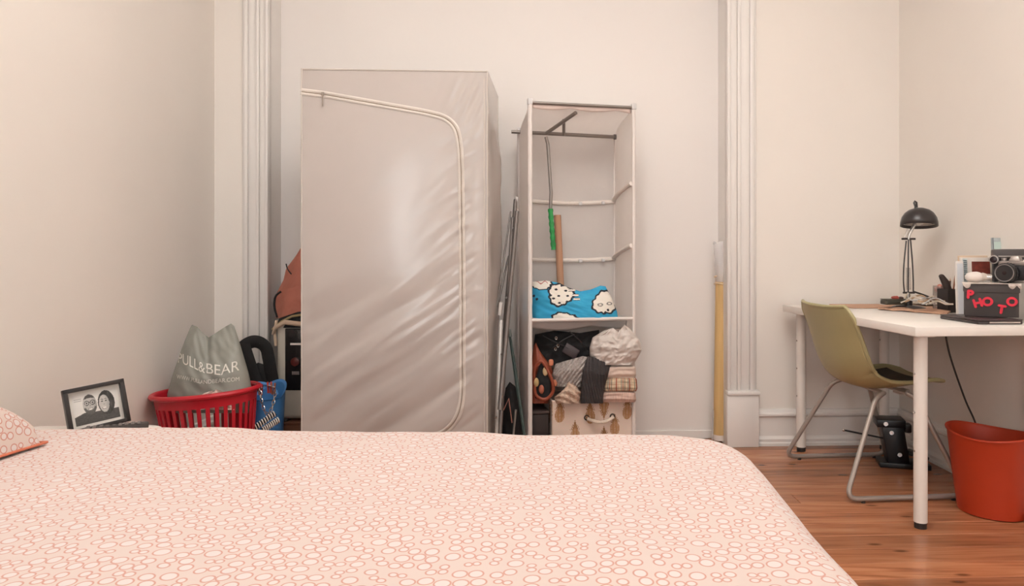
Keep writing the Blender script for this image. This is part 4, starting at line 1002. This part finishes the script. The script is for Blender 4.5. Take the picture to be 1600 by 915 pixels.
# cables from lamp
cbl = [LP(1427, 455), LP(1445, 461), P(1462, 468, 3.28), P(1474, 472, 3.24)]
MB().tube(fillet(cbl, .06, 5), .004, 8).build('lamp_cable', mat('cable_black', srgb(50, 44, 42), .6), lamp)
for i in range(7):
    cx_, cz = 1422+i*6.5, 466+i*1.2; a0 = random.uniform(0, 6)
    pts = []
    for k in range(22):
        t = k/21; x = cx_-14+t*(38+6*math.sin(a0)); yv = cz+9*(t-.5)**2*2*math.cos(i)+2.2*math.sin(t*7+a0)-4*math.sin(PI*t)*(1 if i % 2 else .3)
        q = P(x, min(yv, 475), 3.20-.018*i+.03*math.sin(t*5+i)); q.z = max(q.z, DZ+.030); pts.append(q)
    MB().tube(pts, .0035, 6).build('cable', mat('cable_pale_%d' % (i % 3), [srgb(206, 192, 178), srgb(170, 140, 110), srgb(190, 186, 184)][i % 3], .6), None,
        label=['cream cable nearest the lamp base', 'tan cable curling beside the lamp base', 'grey-white cable in the tangle by the lamp', 'cream cable in the middle of the desk tangle', 'brown-tan cable over the speckled cloth', 'grey-white cable right of the desk tangle', 'outermost cream cable of the desk tangle'][i], cat='cable', group='tangled cables by the lamp')
wl = MB().tube([LP(1417, 474), LP(1414.5, 464), LP(1418, 457), LP(1422, 460), LP(1420, 470)], .007, 8, flat=.5)
wl.build('cream_ribbon', mat('ribbon_cream', srgb(214, 198, 176), .7), None, label='cream looped ribbon at the foot of the desk lamp', cat='ribbon')

# ------------------------------------------------------------------ pen cup group
pc_ = Vector((P(1482, 0, 3.17).x, 3.17, DZ))
cup = thing('pen_cup', 'square black pen cup beside the white folders', 'cup', pc_, rz=.25)
m = MB(); w2 = .031
for sx, sy, dx2, dy2 in ((-1, 0, .003, .062), (1, 0, .003, .062), (0, -1, .062, .003), (0, 1, .062, .003)): m.box((sx*w2, sy*w2, .052), (dx2, dy2, .104))
m.box((0, 0, .003), (.062, .062, .006)); m.build('cup_wall', mat('cup_black', srgb(44, 38, 38), .45), cup, local=True)
gl = thing('spectacles_case', 'dark elongated case sticking up from the black pen cup', 'case', pc_+Vector((.0, 0, .01)))
MB().tube([pc_+Vector((.02, 0, .02)), pc_+Vector((.0, 0, .09)), pc_+Vector((-.012, 0, .130)), pc_+Vector((-.030, 0, .158))], [.012, .016, .017, .012], 12).build('case_body', mat('dark_leather', srgb(58, 46, 42), .55), gl)
MB().blob(pc_+Vector((-.031, 0, .160)), (.012, .012, .010), nu=14, nv=8).build('case_tip', MATS['dark_leather'], gl)
for i, (ox, tx, c, hh) in enumerate(((.012, .020, srgb(150, 96, 70), .165), (.020, .024, srgb(196, 168, 140), .150), (.016, .010, srgb(90, 66, 54), .140))):
    pn = thing('pencil', ['reddish-brown pencil leaning in the pen cup', 'pale wooden pencil leaning in the pen cup', 'dark brown pencil leaning in the pen cup'][i], 'pencil', pc_+Vector((ox, .0, .008)), group='pencils in the pen cup')
    a, b_ = pc_+Vector((ox-.01, -.015+.012*i, .01)), pc_+Vector((tx, -.02+.012*i, hh))
    MB().tube([a, b_], .0038, 6).build('barrel', mat('pencil_%d' % i, c, .5), pn); MB().tube([b_, b_+(b_-a).normalized()*.012], [.0038, .0006], 6).build('tip', mat('pencil_wood', srgb(214, 180, 144), .6), pn)
jc = Vector((P(1470, 0, 3.26).x-.006, 3.255, DZ))
jar = thing('clear_jar', 'clear plastic jar holding pink and red bits behind the pen cup', 'jar', jc)
MB().lathe([(.028, .003), (.03, .0), (.03, .115), (.0285, .115), (.0285, .004)], 24, c=jc, capb=True, capt=True).build('jar_wall', mat('clear_plastic', srgb(232, 226, 222), .12, trans=.85, var=.0), jar)
for i in range(5):
    MB().blob(jc+Vector((.016*math.cos(i*2.1), .014*math.sin(i*2.1), .085+.012*(i % 3))), (.013, .012, .014), nu=10, nv=8).build('bit', mat('pink_bit_%d' % (i % 2), [srgb(196, 120, 104), srgb(214, 160, 140)][i % 2], .7), jar)

# ------------------------------------------------------------------ folders, notebook, tablet, PHOTO box
def upright(name, label, cat, px0, px1, ytop, d, th, m_, lean=0.06, group=None, zb=DZ):
    a, b_ = P(px0, 0, d), P(px1, 0, d); ztop = P(0, ytop, d).z; h = ztop-zb; w_ = b_.x-a.x
    t = thing(name, label, cat, Vector(((a.x+b_.x)/2, d, zb)), group=group, rot=(-lean, 0, 0))
    MB().box((0, 0, h/2), (w_, th, h)).build('cover', m_, t, local=True, bev=.001)
    return t, w_, h
t, w_, h_ = upright('white_folder', 'white paper folder standing left of the lettered box', 'folder', 1495, 1507, 408, 2.93, .012, mat('paper_white', srgb(222, 214, 208), .7))
MB().box((0, -.007, h_/2), (w_*.7, .002, h_*.92)).build('paper_sheets', mat('sheet_white', srgb(214, 214, 218), .7), t, local=True)
t, w_, h_ = upright('beige_folder', 'beige card folder behind the white paper folder', 'folder', 1500, 1562, 399, 3.02, .010, mat('folder_beige', srgb(216, 190, 164), .7))
t, w_, h_ = upright('spiral_notebook', 'spiral-bound notebook standing behind the bulb on the lettered box', 'notebook', 1503, 1548, 402, 2.975, .012, mat('notebook_cover', srgb(224, 214, 206), .6))
for k in range(16):
    MB().tube([Vector((-w_/2+.016+.006*math.cos(a), -.008+.004*math.sin(a)*1.4, h_*.45+k*h_*.033)) for a in [2*PI*j/10 for j in range(10)]], .0016, 5, closed=True).build('wire_ring', mat('wire_blue', srgb(92, 104, 116), .4, metal=.4), t, local=True)
MB().box((-w_/2+.016, -.0068, h_*.70), (.020, .001, h_*.56)).build('punched_strip', mat('strip_pale', srgb(200, 208, 206), .6), t, local=True)
MB().box((.022, -.0075, h_*.80), (w_-.045, .002, h_*.26)).build('picture', mat('brick_red_print', srgb(120, 48, 36), .6, var=.3, nscale=60), t, local=True, label='brick-red printed picture')
t, w_, h_ = upright('acrylic_frame', 'clear acrylic photo holder with pale picture behind the cameras', 'frame', 1553, 1575, 371, 2.93, .006, mat('acrylic', srgb(206, 214, 214), .15, trans=.4))
MB().box((-.003, -.0045, h_*.78), (w_*.7, .001, h_*.34)).build('pale_picture', mat('pale_green_print', srgb(190, 206, 198), .5), t, local=True)
for sx in (-1, 1): MB().box((sx*w_*.42, -.005, h_/2), (.003, .004, h_)).build('edge_strip', mat('edge_grey', srgb(120, 124, 130), .3), t, local=True)
# tablet
tb_ = thing('laptop', 'closed dark slim laptop with a silver front strip under the lettered box', 'laptop', Vector((1.595, 2.715, DZ)), rz=.03)
M_lap = mat('laptop_dark', srgb(58, 48, 48), .4)
MB().box((0, 0, .0065), (.165, .25, .011)).build('base', M_lap, tb_, local=True, bev=.003)
MB().box((0, 0, .0155), (.165, .25, .006)).build('lid', mat('laptop_lid', srgb(66, 54, 54), .35), tb_, local=True, bev=.002)
MB().box((.015, -.1255, .0075), (.115, .002, .006)).build('silver_strip', M_steel, tb_, local=True)
for sx in (-.06, .06):
    for sy in (-.1, .1): MB().tube([(sx, sy, 0), (sx, sy, .002)], .005, 8).build('foot', MATS['black_foot'], tb_, local=True)
# box with letters, turned towards the room
BA = math.radians(-28); bz = DZ+.020; BWx, BDy, BHz = .182, .118, .125
b0 = P(1506, 0, 2.72)
def BX(x, y, z): return Vector((b0.x+x*math.cos(BA)-y*math.sin(BA), b0.y+x*math.sin(BA)+y*math.cos(BA), bz+z))
def bthing(name, label, cat, x, y, z, rz=0.0): return thing(name, label, cat, BX(x, y, z), rz=BA+rz)
box = bthing('lettered_box', 'charcoal card box with red letters reading PHOTO on the desk', 'box', 0, 0, 0)
M_char = mat('charcoal_card', srgb(64, 56, 54), .75, var=.06)
MB().box((BWx/2, BDy/2, BHz/2-.004), (BWx-.006, BDy-.006, BHz-.008)).build('box_body', M_char, box, local=True, bev=.002)
MB().box((BWx/2, BDy/2, BHz-.0165), (BWx, BDy, .033)).build('lid', mat('charcoal_lid', srgb(70, 62, 60), .7), box, local=True, bev=.002)
M_rl = mat('red_letters', srgb(224, 44, 66), .6)
for ch_, lx, lz, rr in (('P', .022, .084, .05), ('H', .046, .052, -.28), ('O', .078, .058, 0), ('T', .123, .030, .16), ('O', .156, .060, .05)):
    vs, fs = text_mesh(ch_, .044, .0012); R3 = Matrix.Rotation(rr, 3, 'Y')
    bx_, by_ = (min(v.x for v in vs)+max(v.x for v in vs))/2, (min(v.y for v in vs)+max(v.y for v in vs))/2
    m = MB()
    for ox, oy in ((-.0024, 0), (.0024, 0), (0, .0024), (0, -.0024), (0, 0)):
        m.add([R3 @ Vector((v.x-bx_+ox, -v.z+ox*.02, v.y-by_+oy))+Vector((lx, -.0018 if lz > .07 else -.0002, lz)) for v in vs], fs)
    m.build('letter', M_rl, box, local=True, smooth=False)
def lace(u, v):
    side = u < .14 or u > .78
    e = (.014*abs(math.sin(u*PI*6.5))+.006) if side else .002
    return Vector((-.004+(BWx+.008)*u, -.004 if v < .12 else BDy*v, BHz+.0015-(e if v < .06 else 0)+.001*nz(u*9, v*9)))
lc_ = bthing('lace_cloth', 'small scalloped white lace cloth on the lettered box', 'cloth', 0, 0, 0)
MB().grid(lace, 90, 12).build('lace', mat('lace_white', srgb(222, 208, 198), .9, bump=.6, bscale=150), lc_, local=True, solid=.002)
# bulb
ZT = BHz+.0035
cf = bthing('light_bulb', 'white compact light bulb lying on the lettered box', 'bulb', .040, .045, ZT, .15)
Rb = Matrix.Translation((0, 0, .021)) @ Matrix.Rotation(PI/2, 4, 'Y')
MB().lathe([(.004, -.036), (.014, -.029), (.0195, -.010), (.0205, .004), (.017, .016), (.013, .022)], 24, M=Rb).build('glass', mat('opal_white', srgb(226, 214, 206), .4), cf, local=True)
MB().lathe([(.0155, .020), (.0165, .026), (.013, .036)], 20, M=Rb).build('collar', mat('collar_cream', srgb(204, 190, 178), .5), cf, local=True)
MB().lathe([(.0115, .034), (.0125, .038), (.0115, .042), (.0125, .046), (.0115, .050), (.012, .054), (.004, .060)], 16, M=Rb).build('screw_cap', M_steel, cf, local=True)
# film camera: lens points to the left front
cm = bthing('film_camera', 'silver and black film camera with large lens on the lettered box', 'camera', .158, .050, ZT, math.radians(-24))
M_cb = mat('camera_black', srgb(36, 32, 34), .5, bump=.3, bscale=200); M_cs = mat('camera_silver', srgb(160, 150, 144), .35, metal=.55)
MB().box((.012, .020, .038), (.118, .036, .056)).build('body', M_cb, cm, local=True, bev=.006)
MB().box((.012, .020, .074), (.118, .038, .018)).build('top_plate', M_cs, cm, local=True, bev=.004)
MB().box((.012, .020, .005), (.118, .036, .010)).build('base_plate', M_cs, cm, local=True, bev=.003)
MB().box((.010, .016, .092), (.042, .036, .022), taper=.6).build('prism', M_cs, cm, local=True, bev=.003)
Rl = Matrix.Translation((-.006, .002, .038)) @ Matrix.Rotation(PI/2, 4, 'X')
ln = MB().lathe([(.033, -.002), (.033, .008), (.037, .010), (.037, .026), (.0355, .027), (.0355, .031), (.037, .033), (.037, .048), (.034, .052), (.028, .052)], 32, M=Rl).build('lens', mat('lens_black', srgb(30, 27, 29), .45), cm, local=True)
MB().lathe([(.0335, .0515), (.0325, .0530), (.0300, .0525)], 32, M=Rl, capb=False, capt=False).build('lens_ring', mat('ring_silver', srgb(150, 144, 142), .4, metal=.5), ln, local=True)
MB().lathe([(.029, .0495), (.018, .0510), (.002, .0525)], 24, M=Rl).build('glass_element', mat('lens_glass', srgb(40, 26, 28), .25, spec=.3), ln, local=True)
for k in range(24):
    a = 2*PI*k/24; MB().box(Rl @ Vector((.0372*math.cos(a), .0372*math.sin(a), .018)), (.003, .012, .003)).build('grip_rib', M_cb, ln, local=True)
for ox, rr in ((-.032, .010), (.052, .012)): MB().tube([(ox, .020, .082), (ox, .020, .094)], rr, 16).build('dial', M_cs, cm, local=True, bev=.001)
# older camera behind
c2 = bthing('vintage_camera', 'older black camera with a small round lens resting behind the film camera', 'camera', .130, .108, ZT-.0, math.radians(8))
MB().box((.02, .0, .045), (.10, .030, .088)).build('body', M_cb, c2, local=True, bev=.004)
MB().box((.022, 0, .108), (.112, .036, .040)).build('top_housing', mat('camera_grey', srgb(74, 66, 64), .45), c2, local=True, bev=.006)
MB().box((.030, -.019, .100), (.09, .003, .005)).build('trim_strip', M_cs, c2, local=True, bev=.001)
Rv = Matrix.Translation((-.028, -.014, .088)) @ Matrix.Rotation(math.radians(-15), 4, 'Z') @ Matrix.Rotation(PI/2, 4, 'X')
MB().lathe([(.013, 0), (.0165, .004), (.0165, .026), (.013, .027)], 24, M=Rv).build('finder_lens', M_cs, c2, local=True)
MB().lathe([(.0125, .0272), (.002, .029)], 20, M=Rv).build('finder_glass', MATS['lens_glass'], c2, local=True)
for oz in (.070, .058): MB().blob((-.006, -.020, oz), (.009, .008, .008), nu=12, nv=8).build('lever', M_cs, c2, local=True)

# ------------------------------------------------------------------ floor: bin, black device, hanging cable
bn = thing('waste_bin', 'orange-red oval plastic waste bin standing beside the desk', 'bin', (1.658, 2.745, 0), rz=math.radians(-52))
M_or = mat('orange_plastic', srgb(178, 56, 24), .45, var=.05)
n_ = 64
def bring(a_, b_, z, wav=0.0): return [Vector((a_*math.cos(2*PI*k/n_), b_*math.sin(2*PI*k/n_), z+wav*math.cos(4*PI*k/n_)*1.0)) for k in range(n_)]
BT = .306
rings = [bring(.110, .098, .0), bring(.118, .106, .004), bring(.138, .121, .15, .004), bring(.157, .135, BT, .010), bring(.159, .137, BT+.004, .010), bring(.153, .131, BT, .010), bring(.134, .117, .15), bring(.112, .100, .012)]
m = MB(); m.add([v for r_ in rings for v in r_], [tuple(range(n_))]+[(i*n_+k, i*n_+(k+1) % n_, (i+1)*n_+(k+1) % n_, (i+1)*n_+k) for i in range(len(rings)-1) for k in range(n_)]+[tuple((len(rings)-1)*n_+k for k in range(n_))])
m.build('bin_wall', M_or, bn, local=True)
MB().tube(bring(.158, .136, BT+.002, .010), .0045, 8, closed=True).build('rim', M_or, bn, local=True)
dv = thing('metal_device', 'black metal device with a thin lever rod on the floor under the desk', 'device', P(1400, 724, 3.36), rz=-.25)
dv.location.z = 0; MW[dv] = Matrix.Translation(dv.location) @ Matrix.Rotation(-.25, 4, 'Z')
M_dev = mat('device_black', srgb(20, 18, 20), .35, var=.2)
MB().box((.03, 0, .012), (.22, .12, .024)).build('base', M_dev, dv, local=True, bev=.003)
MB().box((-.01, 0, .110), (.095, .10, .19), rotm(y=-.16)).build('column', M_dev, dv, local=True, bev=.005)
MB().box((-.03, 0, .205), (.125, .11, .035), rotm(y=-.02)).build('head', M_dev, dv, local=True, bev=.004)
MB().box((.09, 0, .058), (.09, .08, .018), rotm(y=.25)).build('jaw', M_dev, dv, local=True, bev=.003)
MB().box((.045, -.02, .185), (.03, .05, .04)).build('knob_block', M_dev, dv, local=True, bev=.006)
MB().tube([(-.05, -.03, .130), (-.235, -.045, .162)], .0042, 8).build('lever_rod', M_dev, dv, local=True)
MB().blob((-.238, -.045, .1625), (.007, .007, .007), nu=10, nv=8).build('lever_knob', M_steel, dv, local=True)
for xx, zz in ((-.055, .205), (-.03, .165), (.005, .065)): MB().tube([(xx, -.052, zz), (xx, -.060, zz)], .010, 12).build('bolt', M_steel, dv, local=True)
hcb = [P(1474, 500, 2.93), P(1481, 545, 2.93), P(1492, 580, 2.95), P(1510, 630, 2.98), P(1524, 658, 3.0), P(1532, 690, 3.0)]
MB().tube(fillet(hcb, .08, 5), .004, 8).build('hanging_cable', MATS['cable_black'], None, label='black cable hanging from under the desk down behind the bin', cat='cable')
